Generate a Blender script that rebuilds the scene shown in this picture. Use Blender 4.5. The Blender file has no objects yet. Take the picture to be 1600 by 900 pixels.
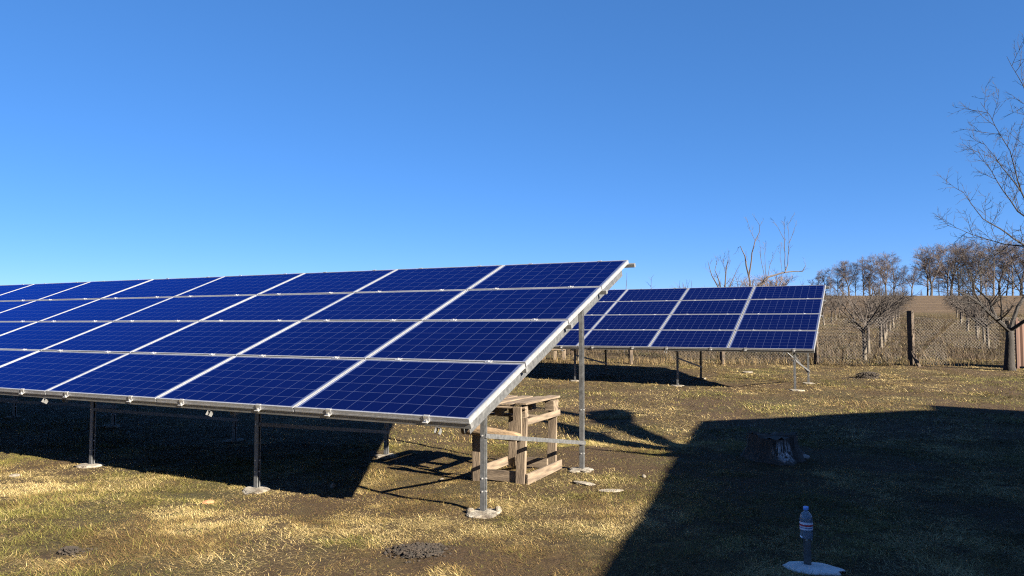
import bpy, bmesh, math, random
import numpy as np
from mathutils import Vector, Matrix

R = math.radians
rng = np.random.default_rng(7)
random.seed(11)
scene = bpy.context.scene
col = scene.collection

# ------------------------------------------------------------------ camera
CAM_H, PITCH = 1.45, 2.83
cam_d = bpy.data.cameras.new('camera')
cam_d.sensor_width = 36.0
cam_d.lens = 36.0 * 1151.5 / 1600.0
cam_d.clip_start, cam_d.clip_end = 0.05, 20000
cam = bpy.data.objects.new('camera', cam_d)
cam.location = (0, 0, CAM_H)
cam.rotation_euler = (R(90 + PITCH), 0, 0)
col.objects.link(cam)
scene.camera = cam

# ------------------------------------------------------------------ light
SUN_AZ = math.atan2(0.72, -0.694)       # compass-like, from +Y towards +X
SUN_EL = R(25.2)
TAN_EL = math.tan(SUN_EL)
SX, SY = math.sin(SUN_AZ), math.cos(SUN_AZ)
world = bpy.data.worlds.new('World')
scene.world = world
world.use_nodes = True
wn = world.node_tree
wn.nodes.clear()
sky = wn.nodes.new('ShaderNodeTexSky')
sky.sky_type = 'NISHITA'
sky.sun_disc = False
sky.sun_elevation = SUN_EL
sky.sun_rotation = SUN_AZ
sky.altitude = 200
sky.air_density = 0.5
sky.dust_density = 0.25
sky.ozone_density = 9.0
bg = wn.nodes.new('ShaderNodeBackground')
bg.inputs['Strength'].default_value = 0.055
wo = wn.nodes.new('ShaderNodeOutputWorld')
gm_ = wn.nodes.new('ShaderNodeGamma'); gm_.inputs['Gamma'].default_value = 0.60
hs = wn.nodes.new('ShaderNodeHueSaturation'); hs.inputs['Saturation'].default_value = 1.25
wn.links.new(sky.outputs[0], gm_.inputs['Color'])
wn.links.new(gm_.outputs[0], hs.inputs['Color'])
wb_ = wn.nodes.new('ShaderNodeMix'); wb_.data_type = 'RGBA'; wb_.blend_type = 'MULTIPLY'      # camera white balance
wb_.inputs['Factor'].default_value = 1.0; wb_.inputs[7].default_value = (1.06, 0.915, 1.0, 1)
wn.links.new(hs.outputs[0], wb_.inputs[6])
wn.links.new(wb_.outputs[2], bg.inputs['Color'])
wn.links.new(bg.outputs[0], wo.inputs['Surface'])

sun_d = bpy.data.lights.new('sun', 'SUN')
sun_d.energy = 5.0
sun_d.angle = R(0.5)
sun_d.color = (1.0, 0.89, 0.72)
sun = bpy.data.objects.new('sun', sun_d)
col.objects.link(sun)
sdir = Vector((SX * math.cos(SUN_EL), SY * math.cos(SUN_EL), math.sin(SUN_EL)))
sun.rotation_euler = sdir.to_track_quat('Z', 'Y').to_euler()

scene.view_settings.view_transform = 'Standard'
scene.view_settings.look = 'None'
scene.view_settings.exposure = 2.8
scene.view_settings.gamma = 1.0
scene.view_settings.use_curve_mapping = False
scene.cycles.use_denoising = False      # keep the fine straw texture crisp
scene.cycles.filter_width = 1.15
scene.cycles.sample_clamp_indirect = 1.5

# ------------------------------------------------------------------ helpers
def tag(o, label=None, cat=None, group=None, kind=None):
    if label: o['label'] = label
    if cat: o['category'] = cat
    if group: o['group'] = group
    if kind: o['kind'] = kind
    return o

def empty(name, loc, rz=0.0, parent=None):
    o = bpy.data.objects.new(name, None)
    o.empty_display_size = 0.2
    col.objects.link(o)
    o.location = loc
    o.rotation_euler = (0, 0, rz)
    if parent: o.parent = parent
    return o

def link(name, me, parent=None, loc=None, rot=None):
    o = bpy.data.objects.new(name, me)
    col.objects.link(o)
    if parent: o.parent = parent
    if loc is not None: o.location = loc
    if rot is not None: o.rotation_euler = rot
    return o

class MB:
    """collects quads and tubes, builds one mesh"""
    def __init__(s): s.v = []; s.f = []; s.m = []
    def box(s, a, b, mat=None, mi=0, bev=0.0):
        x0, y0, z0 = a; x1, y1, z1 = b
        n = len(s.v)
        p = [(x0,y0,z0),(x1,y0,z0),(x1,y1,z0),(x0,y1,z0),(x0,y0,z1),(x1,y0,z1),(x1,y1,z1),(x0,y1,z1)]
        if mat is not None: p = [tuple(mat @ Vector(q)) for q in p]
        s.v += p
        for q in ((0,3,2,1),(4,5,6,7),(0,1,5,4),(1,2,6,5),(2,3,7,6),(3,0,4,7)):
            s.f.append(tuple(n + i for i in q)); s.m.append(mi)
        return s
    def poly_prism(s, pts, y0, y1, mat=None, mi=0):
        """profile in XZ extruded along Y"""
        n = len(s.v); k = len(pts)
        p = [(x, y0, z) for x, z in pts] + [(x, y1, z) for x, z in pts]
        if mat is not None: p = [tuple(mat @ Vector(q)) for q in p]
        s.v += p
        for i in range(k):
            j = (i + 1) % k
            s.f.append((n+i, n+j, n+k+j, n+k+i)); s.m.append(mi)
        s.f.append(tuple(n + i for i in reversed(range(k)))); s.m.append(mi)
        s.f.append(tuple(n + k + i for i in range(k))); s.m.append(mi)
        return s
    def tube(s, pts, rad, sides=5, mi=0, cap=True):
        n0 = len(s.v)
        P = [Vector(p) for p in pts]
        t0 = (P[1] - P[0]).normalized()
        up = Vector((0, 0, 1)) if abs(t0.z) < 0.9 else Vector((1, 0, 0))
        u = t0.cross(up).normalized()
        for i, p in enumerate(P):
            t = (P[min(i+1, len(P)-1)] - P[max(i-1, 0)]).normalized()
            u = (u - t * u.dot(t))
            u = u.normalized() if u.length > 1e-6 else t.orthogonal().normalized()
            w = t.cross(u)
            r = rad[i] if hasattr(rad, '__len__') else rad
            for k in range(sides):
                a = 2 * math.pi * k / sides
                s.v.append(tuple(p + (u * math.cos(a) + w * math.sin(a)) * r))
        for i in range(len(P) - 1):
            for k in range(sides):
                a = n0 + i * sides + k; b = n0 + i * sides + (k + 1) % sides
                s.f.append((a, b, b + sides, a + sides)); s.m.append(mi)
        if cap:
            s.f.append(tuple(n0 + k for k in reversed(range(sides)))); s.m.append(mi)
            e = n0 + (len(P) - 1) * sides
            s.f.append(tuple(e + k for k in range(sides))); s.m.append(mi)
        return s
    def mesh(s, name, mats, smooth=False):
        me = bpy.data.meshes.new(name)
        me.from_pydata(s.v, [], s.f)
        for m in (mats if isinstance(mats, (list, tuple)) else [mats]): me.materials.append(m)
        if any(s.m): me.polygons.foreach_set('material_index', s.m)
        if smooth: me.polygons.foreach_set('use_smooth', [True] * len(me.polygons))
        me.update()
        return me
    def build(s, name, mats, parent=None, loc=None, rot=None, smooth=False, bevel=0.0):
        o = link(name, s.mesh(name, mats, smooth), parent, loc, rot)
        if bevel:
            b = o.modifiers.new('bevel', 'BEVEL'); b.width = bevel; b.segments = 1; b.limit_method = 'ANGLE'
        return o

# value noise ------------------------------------------------------
def vnoise(x, y, seed=0):
    x = np.asarray(x, float); y = np.asarray(y, float)
    xi = np.floor(x).astype(np.int64); yi = np.floor(y).astype(np.int64)
    fx = x - xi; fy = y - yi
    fx = fx * fx * (3 - 2 * fx); fy = fy * fy * (3 - 2 * fy)
    def h(a, b):
        n = (a * 374761393 + b * 668265263 + seed * 974634287) & 0xffffffff
        n = ((n ^ (n >> 13)) * 1274126177) & 0xffffffff
        n = ((n ^ (n >> 16)) * 2246822519) & 0xffffffff
        return ((n ^ (n >> 15)) & 0xffff) / 65535.0
    return (h(xi, yi) * (1 - fx) + h(xi + 1, yi) * fx) * (1 - fy) + (h(xi, yi + 1) * (1 - fx) + h(xi + 1, yi + 1) * fx) * fy

def fbm(x, y, seed=0, oct=4):
    a, t, s = 0.5, 0.0, 0.0
    for i in range(oct):
        t = t + a * vnoise(x * 2 ** i, y * 2 ** i, seed + i * 17); s += a; a *= 0.5
    return t / s

KY = [-400, 8, 15, 22, 40, 80, 130, 190, 240, 320, 600, 6000]
KZ = [-0.5, 0.0, 0.10, 0.25, 0.92, 3.3, 6.0, 8.95, 10.4, 10.8, 8.0, 0.0]
def g(x, y, rough=True):
    x = np.asarray(x, float); y = np.asarray(y, float)
    z = np.zeros(np.broadcast(x, y).shape)
    for o in (-0.06, -0.02, 0.02, 0.06):                      # light smoothing of the knots
        yy = y + o * np.maximum(np.abs(y), 6)
        z = z + np.interp(np.where(y < 8, np.minimum(yy, 8), yy), KY, KZ) / 4
    z = np.where((y < 8) & (y > -60), np.maximum(z, -0.03), z)
    sm = lambda t: np.clip(t, 0, 1) ** 2 * (3 - 2 * np.clip(t, 0, 1))
    al = -((x + 0.311) * 0.8942 - (y - 5.335) * 0.4478); up_ = (x + 0.311) * 0.4478 + (y - 5.335) * 0.8942
    z = z - 0.06 * sm((al - 0.4) / 1.0) * sm((up_ + 0.9) / 1.0) * (1 - sm((up_ - 5) / 2)) * (1 - sm((al - 22) / 4))
    if rough:
        z = z + 0.05 * (fbm(x * 0.7, y * 0.7, 3, 3) - 0.5) + 0.03 * (fbm(x * 3.1, y * 3.1, 5, 3) - 0.5)
    return z
def gz(x, y): return float(g(np.array([x]), np.array([y]))[0])

F = 1151.5
def px(u, v, it=40):
    """ground point seen at photo pixel (u, v)"""
    c, s_ = math.cos(R(PITCH)), math.sin(R(PITCH))
    a = (u - 800) / F; b = (450 - v) / F
    d = Vector((a, c - b * s_, s_ + b * c))
    t = 5.0
    lo, hi = 2.0, 400.0
    prev = lo
    tt = lo
    while tt < hi:
        if CAM_H + d.z * tt < float(g(np.array([d.x*tt]), np.array([d.y*tt]), False)[0]): break
        prev = tt; tt *= 1.02
    lo, hi = prev, tt
    for _ in range(25):
        m = (lo + hi) / 2
        if CAM_H + d.z * m < float(g(np.array([d.x*m]), np.array([d.y*m]), False)[0]): hi = m
        else: lo = m
    return d.x * lo, d.y * lo
def at(u, v, y):
    """point at photo pixel (u, v) and forward distance y"""
    c, s_ = math.cos(R(PITCH)), math.sin(R(PITCH))
    a = (u - 800) / F; b = (450 - v) / F
    d = Vector((a, c - b * s_, s_ + b * c))
    t = y / d.y
    return Vector((d.x * t, y, CAM_H + d.z * t))

# ------------------------------------------------------------------ materials
def new_mat(name):
    m = bpy.data.materials.new(name); m.use_nodes = True
    nt = m.node_tree
    p = nt.nodes['Principled BSDF']
    return m, nt, p
def N(nt, t, **kw):
    n = nt.nodes.new(t)
    for k, v in kw.items():
        if k in n.inputs: n.inputs[k].default_value = v
        else: setattr(n, k, v)
    return n
def ramp(nt, src, stops, interp='LINEAR'):
    r = nt.nodes.new('ShaderNodeValToRGB')
    r.color_ramp.interpolation = interp
    el = r.color_ramp.elements
    while len(el) < len(stops): el.new(0.5)
    for e, (p, c) in zip(el, stops):
        e.position = p; e.color = c if len(c) == 4 else (*c, 1)
    nt.links.new(src, r.inputs[0])
    return r
def coords(nt, scale=(1, 1, 1)):
    tc = nt.nodes.new('ShaderNodeTexCoord')
    mp = nt.nodes.new('ShaderNodeMapping')
    mp.inputs['Scale'].default_value = scale
    nt.links.new(tc.outputs['Object'], mp.inputs[0])
    return mp.outputs[0]
def noise_mat(name, stops, scale=8, detail=5, rough=0.8, metal=0.0, stretch=(1, 1, 1), bump=0.0, bscale=None, spec=0.5, rvar=0.0):
    m, nt, p = new_mat(name)
    stops = [(q, tuple(c * 0.62 for c in cc)) for q, cc in stops]
    v = coords(nt, stretch)
    n = N(nt, 'ShaderNodeTexNoise', Scale=scale, Detail=detail, Roughness=0.6)
    nt.links.new(v, n.inputs['Vector'])
    r = ramp(nt, n.outputs['Fac'], stops)
    nt.links.new(r.outputs[0], p.inputs['Base Color'])
    p.inputs['Roughness'].default_value = rough
    p.inputs['Metallic'].default_value = metal
    p.inputs['Specular IOR Level'].default_value = spec
    if rvar:
        mr = N(nt, 'ShaderNodeMapRange'); mr.inputs['To Min'].default_value = rough - rvar; mr.inputs['To Max'].default_value = rough + rvar
        nt.links.new(n.outputs['Fac'], mr.inputs['Value']); nt.links.new(mr.outputs[0], p.inputs['Roughness'])
    if bump:
        n2 = N(nt, 'ShaderNodeTexNoise', Scale=bscale or scale * 3, Detail=6)
        nt.links.new(v, n2.inputs['Vector'])
        b = N(nt, 'ShaderNodeBump', Strength=bump, Distance=0.02)
        nt.links.new(n2.outputs['Fac'], b.inputs['Height'])
        nt.links.new(b.outputs[0], p.inputs['Normal'])
    return m

M = {}
M['alu'] = noise_mat('aluminium', [(0.3, (0.34, 0.35, 0.375)), (0.7, (0.46, 0.47, 0.495))], 25, rough=0.42, metal=0.55, rvar=0.08)
M['rail'] = noise_mat('rail_metal', [(0.3, (0.20, 0.205, 0.21)), (0.7, (0.30, 0.305, 0.31))], 18, rough=0.5, metal=0.6)
M['galv'] = noise_mat('galvanised_steel', [(0.3, (0.10, 0.105, 0.112)), (0.7, (0.20, 0.207, 0.215))], 30, rough=0.48, metal=0.55, rvar=0.1)
M['bolt'] = noise_mat('bolt_metal', [(0.3, (0.55, 0.55, 0.55)), (0.7, (0.75, 0.75, 0.75))], 40, rough=0.35, metal=0.7)
M['concrete'] = noise_mat('concrete', [(0.32, (0.06, 0.042, 0.028)), (0.47, (0.17, 0.15, 0.12)), (0.72, (0.32, 0.30, 0.26))], 11, rough=0.92, bump=0.6, bscale=50)
M['spill'] = noise_mat('old_spill', [(0.3, (0.12, 0.10, 0.075)), (0.7, (0.30, 0.27, 0.22))], 22, detail=8, rough=0.95, bump=0.8, bscale=60)
M['fresh'] = noise_mat('fresh_concrete', [(0.3, (0.62, 0.62, 0.62)), (0.7, (0.90, 0.90, 0.90))], 9, rough=0.9, bump=0.5, bscale=40)
M['wood'] = noise_mat('pallet_wood', [(0.30, (0.04, 0.029, 0.02)), (0.45, (0.115, 0.084, 0.057)), (0.6, (0.17, 0.128, 0.088)), (0.78, (0.24, 0.185, 0.132))], 5, detail=8, rough=0.8, stretch=(6, 6, 0.8), bump=0.25, bscale=20)
M['wood_y'] = noise_mat('pallet_wood_long', [(0.30, (0.04, 0.029, 0.02)), (0.45, (0.115, 0.084, 0.057)), (0.6, (0.17, 0.128, 0.088)), (0.78, (0.24, 0.185, 0.132))], 5, detail=8, rough=0.8, stretch=(6, 0.8, 6), bump=0.25, bscale=20)
M['wood_x'] = noise_mat('pallet_wood_cross', [(0.30, (0.04, 0.029, 0.02)), (0.45, (0.115, 0.084, 0.057)), (0.6, (0.17, 0.128, 0.088)), (0.78, (0.24, 0.185, 0.132))], 5, detail=8, rough=0.8, stretch=(0.8, 6, 6), bump=0.25, bscale=20)
M['log'] = noise_mat('log_bark', [(0.3, (0.10, 0.065, 0.04)), (0.7, (0.27, 0.19, 0.11))], 6, detail=8, rough=0.9, stretch=(1.5, 8, 8), bump=0.5, bscale=14)
M['bark'] = noise_mat('bark', [(0.3, (0.018, 0.014, 0.012)), (0.7, (0.065, 0.05, 0.042))], 10, detail=8, rough=0.92, stretch=(3, 3, 0.8), bump=0.6, bscale=20)
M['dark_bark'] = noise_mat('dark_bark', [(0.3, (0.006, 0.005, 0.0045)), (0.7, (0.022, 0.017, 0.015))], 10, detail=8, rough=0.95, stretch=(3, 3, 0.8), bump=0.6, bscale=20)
M['twig'] = noise_mat('twig_bark', [(0.3, (0.026, 0.02, 0.018)), (0.7, (0.07, 0.053, 0.046))], 2, rough=0.85)
M['far_bark'] = noise_mat('far_bark', [(0.3, (0.035, 0.029, 0.028)), (0.7, (0.10, 0.085, 0.078))], 1.2, rough=0.9, stretch=(1, 1, 0.4))
M['far_twig'] = noise_mat('far_twig', [(0.3, (0.042, 0.031, 0.030)), (0.7, (0.098, 0.071, 0.064))], 0.8, rough=0.85)
M['bush_twig'] = noise_mat('bush_twig', [(0.3, (0.10, 0.065, 0.045)), (0.7, (0.20, 0.135, 0.09))], 0.8, rough=0.85)
M['lime'] = noise_mat('whitewash', [(0.3, (0.05, 0.037, 0.027)), (0.7, (0.165, 0.14, 0.105))], 9, rough=0.9, stretch=(2, 2, 1))
M['stone'] = noise_mat('stone', [(0.3, (0.28, 0.25, 0.23)), (0.7, (0.50, 0.45, 0.42))], 14, rough=0.85, bump=0.4)
M['brick'] = noise_mat('brick', [(0.3, (0.30, 0.11, 0.05)), (0.7, (0.42, 0.17, 0.08))], 16, rough=0.9, bump=0.4)
M['soil'] = noise_mat('soil', [(0.3, (0.007, 0.005, 0.003)), (0.55, (0.022, 0.014, 0.008)), (0.75, (0.05, 0.033, 0.02))], 38, detail=8, rough=0.95, bump=0.9, bscale=40)
M['post_conc'] = noise_mat('weathered_post', [(0.35, (0.025, 0.018, 0.013)), (0.55, (0.06, 0.042, 0.028)), (0.75, (0.18, 0.135, 0.09))], 6, detail=7, rough=0.92, bump=0.5, bscale=24)
M['wire'] = noise_mat('fence_wire', [(0.3, (0.09, 0.085, 0.085)), (0.7, (0.18, 0.175, 0.175))], 3, rough=0.5, metal=0.4)
M['rust'] = noise_mat('rusty_sheet', [(0.3, (0.04, 0.016, 0.010)), (0.7, (0.10, 0.04, 0.022))], 3, detail=7, rough=0.8, stretch=(1, 1, 0.3))
M['plaster'] = noise_mat('plaster', [(0.3, (0.55, 0.52, 0.46)), (0.7, (0.66, 0.63, 0.57))], 3, rough=0.9)
M['roof'] = noise_mat('roof_sheet', [(0.3, (0.18, 0.17, 0.17)), (0.7, (0.30, 0.29, 0.28))], 2, rough=0.7)
M['red_brick'] = noise_mat('chimney_brick', [(0.3, (0.28, 0.11, 0.07)), (0.7, (0.38, 0.17, 0.10))], 8, rough=0.9)
M['win'] = noise_mat('window_glass', [(0.3, (0.02, 0.025, 0.03)), (0.7, (0.03, 0.035, 0.04))], 2, rough=0.08)
M['frame_w'] = noise_mat('white_paint', [(0.3, (0.70, 0.70, 0.68)), (0.7, (0.78, 0.78, 0.76))], 5, rough=0.6)
M['label_w'] = noise_mat('label_paper', [(0.3, (0.80, 0.88, 1.0)), (0.7, (0.95, 1.0, 1.2))], 20, rough=0.5)
M['label_r'] = noise_mat('label_red', [(0.3, (0.50, 0.05, 0.08)), (0.7, (0.62, 0.08, 0.10))], 60, rough=0.5)
M['label_b'] = noise_mat('label_blue', [(0.3, (0.05, 0.14, 0.42)), (0.7, (0.08, 0.20, 0.50))], 60, rough=0.5)
M['cap'] = noise_mat('cap_plastic', [(0.3, (0.20, 0.45, 1.1)), (0.7, (0.26, 0.55, 1.2))], 30, rough=0.4)

def cell_mat(name, a, b, coat=True):
    m, nt, p = new_mat(name)
    v = coords(nt, (1, 1, 1))
    vo = N(nt, 'ShaderNodeTexVoronoi', Scale=90)
    nt.links.new(v, vo.inputs['Vector'])
    sep = N(nt, 'ShaderNodeSeparateColor'); nt.links.new(vo.outputs['Color'], sep.inputs[0])
    oi = N(nt, 'ShaderNodeObjectInfo')
    ad = N(nt, 'ShaderNodeMath', operation='MULTIPLY_ADD'); ad.inputs[1].default_value = 0.55
    nt.links.new(sep.outputs[0], ad.inputs[0])
    mu = N(nt, 'ShaderNodeMath', operation='MULTIPLY'); mu.inputs[1].default_value = 0.45
    nt.links.new(oi.outputs['Random'], mu.inputs[0]); nt.links.new(mu.outputs[0], ad.inputs[2])
    r = ramp(nt, ad.outputs[0], [(0.0, a), (1.0, b)])
    nt.links.new(r.outputs[0], p.inputs['Base Color'])
    p.inputs['Roughness'].default_value = 0.6
    p.inputs['Specular IOR Level'].default_value = 0.0
    gl = N(nt, 'ShaderNodeBsdfGlossy'); gl.inputs['Color'].default_value = (0.06, 0.29, 1.0, 1)
    dn = N(nt, 'ShaderNodeTexNoise', Scale=2.2, Detail=6); nt.links.new(v, dn.inputs['Vector'])
    mr = N(nt, 'ShaderNodeMapRange'); mr.inputs['To Min'].default_value = 0.06; mr.inputs['To Max'].default_value = 0.22
    nt.links.new(dn.outputs['Fac'], mr.inputs['Value']); nt.links.new(mr.outputs[0], gl.inputs['Roughness'])
    fz = N(nt, 'ShaderNodeFresnel', IOR=1.45)
    ms = N(nt, 'ShaderNodeMixShader')
    nt.links.new(fz.outputs[0], ms.inputs[0]); nt.links.new(p.outputs[0], ms.inputs[1]); nt.links.new(gl.outputs[0], ms.inputs[2])
    nt.links.new(ms.outputs[0], nt.nodes['Material Output'].inputs['Surface'])
    return m
M['cell'] = cell_mat('solar_cell_blue', (0.0006, 0.0012, 0.009), (0.0011, 0.0021, 0.0155))
m, nt, p = new_mat('backsheet_white')
p.inputs['Base Color'].default_value = (0.028, 0.036, 0.085, 1); p.inputs['Roughness'].default_value = 0.5
p.inputs['Coat Weight'].default_value = 1.0; p.inputs['Coat Roughness'].default_value = 0.1; p.inputs['Coat IOR'].default_value = 1.36
M['back'] = m

# PET plastic
m, nt, p = new_mat('clear_plastic')
p.inputs['Base Color'].default_value = (0.62, 0.78, 1.0, 1)
p.inputs['Transmission Weight'].default_value = 0.85
p.inputs['Roughness'].default_value = 0.18
p.inputs['IOR'].default_value = 1.25
M['pet'] = m

# grass blade material: own colour per blade
m, nt, p = new_mat('grass_blades')
at_n = N(nt, 'ShaderNodeAttribute', attribute_name='Col')
nt.links.new(at_n.outputs['Color'], p.inputs['Base Color'])
p.inputs['Roughness'].default_value = 0.75
p.inputs['Specular IOR Level'].default_value = 0.25
M['grass'] = m

# ground ------------------------------------------------------------
def ground_mat():
    m, nt, p = new_mat('ground_soil_and_turf')
    L = nt.links
    v = coords(nt)
    n1 = N(nt, 'ShaderNodeTexNoise', Scale=0.55, Detail=6, Roughness=0.62); L.new(v, n1.inputs['Vector'])
    n2 = N(nt, 'ShaderNodeTexNoise', Scale=9, Detail=8, Roughness=0.7); L.new(v, n2.inputs['Vector'])
    n3 = N(nt, 'ShaderNodeTexNoise', Scale=55, Detail=6, Roughness=0.7); L.new(v, n3.inputs['Vector'])
    turf = ramp(nt, n2.outputs['Fac'], [(0.28, (0.013, 0.009, 0.004)), (0.48, (0.038, 0.026, 0.012)), (0.62, (0.066, 0.048, 0.022)), (0.8, (0.10, 0.077, 0.037))])
    soil = ramp(nt, n3.outputs['Fac'], [(0.25, (0.014, 0.009, 0.005)), (0.55, (0.043, 0.027, 0.014)), (0.8, (0.075, 0.05, 0.028))])
    sa = N(nt, 'ShaderNodeAttribute', attribute_name='soil')
    sm = N(nt, 'ShaderNodeMath', operation='MULTIPLY_ADD'); sm.inputs[1].default_value = 0.8; sm.inputs[2].default_value = -0.4
    L.new(n2.outputs['Fac'], sm.inputs[0])
    sa2 = N(nt, 'ShaderNodeMath', operation='ADD', use_clamp=True); L.new(sa.outputs['Fac'], sa2.inputs[0]); L.new(sm.outputs[0], sa2.inputs[1])
    mx = N(nt, 'ShaderNodeMix', data_type='RGBA'); L.new(sa2.outputs[0], mx.inputs['Factor'])
    L.new(turf.outputs[0], mx.inputs[6]); L.new(soil.outputs[0], mx.inputs[7])
    # green tinge patches
    gm = ramp(nt, n1.outputs['Fac'], [(0.50, (0, 0, 0)), (0.66, (1, 1, 1))])
    gm2 = N(nt, 'ShaderNodeMath', operation='MULTIPLY'); gm2.inputs[1].default_value = 0.45; L.new(gm.outputs[0], gm2.inputs[0])
    mg = N(nt, 'ShaderNodeMix', data_type='RGBA'); L.new(gm2.outputs[0], mg.inputs['Factor'])
    L.new(mx.outputs[2], mg.inputs[6]); mg.inputs[7].default_value = (0.035, 0.04, 0.012, 1)
    # orchard meadow and the ploughed field on the rise
    fa = N(nt, 'ShaderNodeAttribute', attribute_name='field')
    nf = N(nt, 'ShaderNodeTexNoise', Scale=0.12, Detail=8, Roughness=0.7); L.new(v, nf.inputs['Vector'])
    mpf = nt.nodes.new('ShaderNodeMapping'); mpf.inputs['Scale'].default_value = (0.25, 1.6, 1); L.new(v, mpf.inputs[0])
    nf2 = N(nt, 'ShaderNodeTexNoise', Scale=0.8, Detail=8, Roughness=0.7); L.new(mpf.outputs[0], nf2.inputs['Vector'])
    fr = ramp(nt, nf2.outputs['Fac'], [(0.30, (0.027, 0.018, 0.011)), (0.5, (0.052, 0.036, 0.022)), (0.70, (0.088, 0.064, 0.038))])
    mf = N(nt, 'ShaderNodeMix', data_type='RGBA'); L.new(fa.outputs['Fac'], mf.inputs['Factor'])
    L.new(mg.outputs[2], mf.inputs[6]); L.new(fr.outputs[0], mf.inputs[7])
    L.new(mf.outputs[2], p.inputs['Base Color'])
    p.inputs['Roughness'].default_value = 0.95
    p.inputs['Specular IOR Level'].default_value = 0.15
    b = N(nt, 'ShaderNodeBump', Strength=0.8, Distance=0.03); L.new(n3.outputs['Fac'], b.inputs['Height'])
    b2 = N(nt, 'ShaderNodeBump', Strength=0.6, Distance=0.12); L.new(n2.outputs['Fac'], b2.inputs['Height']); L.new(b.outputs[0], b2.inputs['Normal'])
    L.new(b2.outputs[0], p.inputs['Normal'])
    return m
M['ground'] = ground_mat()

# bare patches (photo pixel, radius in m along x, y, strength)
BARE = [(880, 715, 0.75, 0.55, 0.9), (960, 730, 0.7, 0.5, 0.9), (665, 868, 0.30, 0.22, 1.0), (760, 880, 0.45, 0.25, 0.8), (330, 772, 0.6, 0.16, 0.8), (120, 735, 0.7, 0.15, 0.7),
        (560, 760, 0.5, 0.2, 0.5), (700, 690, 0.6, 0.7, 0.6), (640, 715, 0.5, 0.4, 0.7), (108, 868, 0.14, 0.10, 1.0), (295, 792, 0.22, 0.12, 0.8), (1150, 600, 1.4, 0.7, 0.6), (1240, 625, 1.5, 0.6, 0.6), (1010, 610, 0.8, 0.5, 0.5),
        (1330, 615, 1.6, 0.5, 0.5), (1540, 610, 1.6, 0.4, 0.6), (700, 800, 0.5, 0.2, 0.6), (880, 800, 0.5, 0.25, 0.5)]
BARE_W = [(*px(u, v), rx, ry, s) for u, v, rx, ry, s in BARE]
def bare(x, y):
    t = np.zeros(np.broadcast(x, y).shape)
    wob = fbm(x * 3.0, y * 3.0, 41, 3)
    for cx, cy, rx, ry, s in BARE_W:
        d = np.sqrt(((x - cx) / rx) ** 2 + ((y - cy) / ry) ** 2) + (wob - 0.5) * 1.3
        t = np.maximum(t, s * np.clip((1.25 - d) / 0.5, 0, 1))
    t = np.maximum(t, np.clip((fbm(x * 0.9, y * 0.9, 61, 4) - 0.58) / 0.08, 0, 1) * 0.75)
    return t

def gmesh(x, y):
    i = np.clip(np.searchsorted(xs, x) - 1, 0, len(xs) - 2); j = np.clip(np.searchsorted(ys, y) - 1, 0, len(ys) - 2)
    fx = (x - xs[i]) / (xs[i + 1] - xs[i]); fy = (y - ys[j]) / (ys[j + 1] - ys[j])
    return (GZ[j, i] * (1 - fx) + GZ[j, i + 1] * fx) * (1 - fy) + (GZ[j + 1, i] * (1 - fx) + GZ[j + 1, i + 1] * fx) * fy
def axis(parts):
    out = []
    for a, b, n in parts: out += list(np.linspace(a, b, n, endpoint=False))
    return np.array(out + [parts[-1][1]])
ys = axis([(-3000, -200, 8), (-200, -20, 14), (-20, 3.2, 24), (3.2, 11, 140), (11, 26, 110), (26, 60, 70), (60, 240, 60), (240, 600, 20), (600, 6000, 12)])
xs = axis([(-4000, -200, 10), (-200, -40, 22), (-40, -10, 36), (-10, 12, 240), (12, 40, 60), (40, 160, 50), (160, 400, 20), (400, 4000, 10)])
GX, GY = np.meshgrid(xs, ys)
GZ = g(GX, GY)
nx, ny = len(xs), len(ys)
me = bpy.data.meshes.new('ground')
me.vertices.add(nx * ny)
me.vertices.foreach_set('co', np.stack([GX, GY, GZ], -1).ravel())
ii = (np.arange(ny - 1)[:, None] * nx + np.arange(nx - 1)[None, :]).ravel()
quads = np.stack([ii, ii + 1, ii + 1 + nx, ii + nx], 1)
me.loops.add(quads.size); me.loops.foreach_set('vertex_index', quads.ravel())
me.polygons.add(len(quads)); me.polygons.foreach_set('loop_start', np.arange(0, quads.size, 4)); me.polygons.foreach_set('loop_total', np.full(len(quads), 4))
me.polygons.foreach_set('use_smooth', np.ones(len(quads), bool))
me.update(); me.validate()
a_ = me.attributes.new('soil', 'FLOAT', 'POINT'); a_.data.foreach_set('value', bare(GX, GY).ravel())
fieldv = np.clip((GY - 62 + 14 * (fbm(GX * 0.08, GY * 0.08, 9) - 0.5)) / 5, 0, 1)
a_ = me.attributes.new('field', 'FLOAT', 'POINT'); a_.data.foreach_set('value', fieldv.ravel())
me.materials.append(M['ground'])
tag(link('ground', me), 'dry trampled ground of straw turf and bare soil', kind='structure')

# ------------------------------------------------------------------ solar arrays
ROW_A = R(26.6)
EX = Vector((math.cos(ROW_A), -math.sin(ROW_A), 0)); EY = Vector((math.sin(ROW_A), math.cos(ROW_A), 0))
TILT = R(20.96)
PX_, PY_ = 1.664, 1.014
MW, MH, MT = 1.650, 0.992, 0.040
CT, ST = math.cos(TILT), math.sin(TILT)

fr = MB()
lip = 0.014
fr.box((0, 0, -MT), (MW, lip, 0)); fr.box((0, MH - lip, -MT), (MW, MH, 0))
fr.box((0, lip, -MT), (lip, MH - lip, 0)); fr.box((MW - lip, lip, -MT), (MW, MH - lip, 0))
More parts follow.
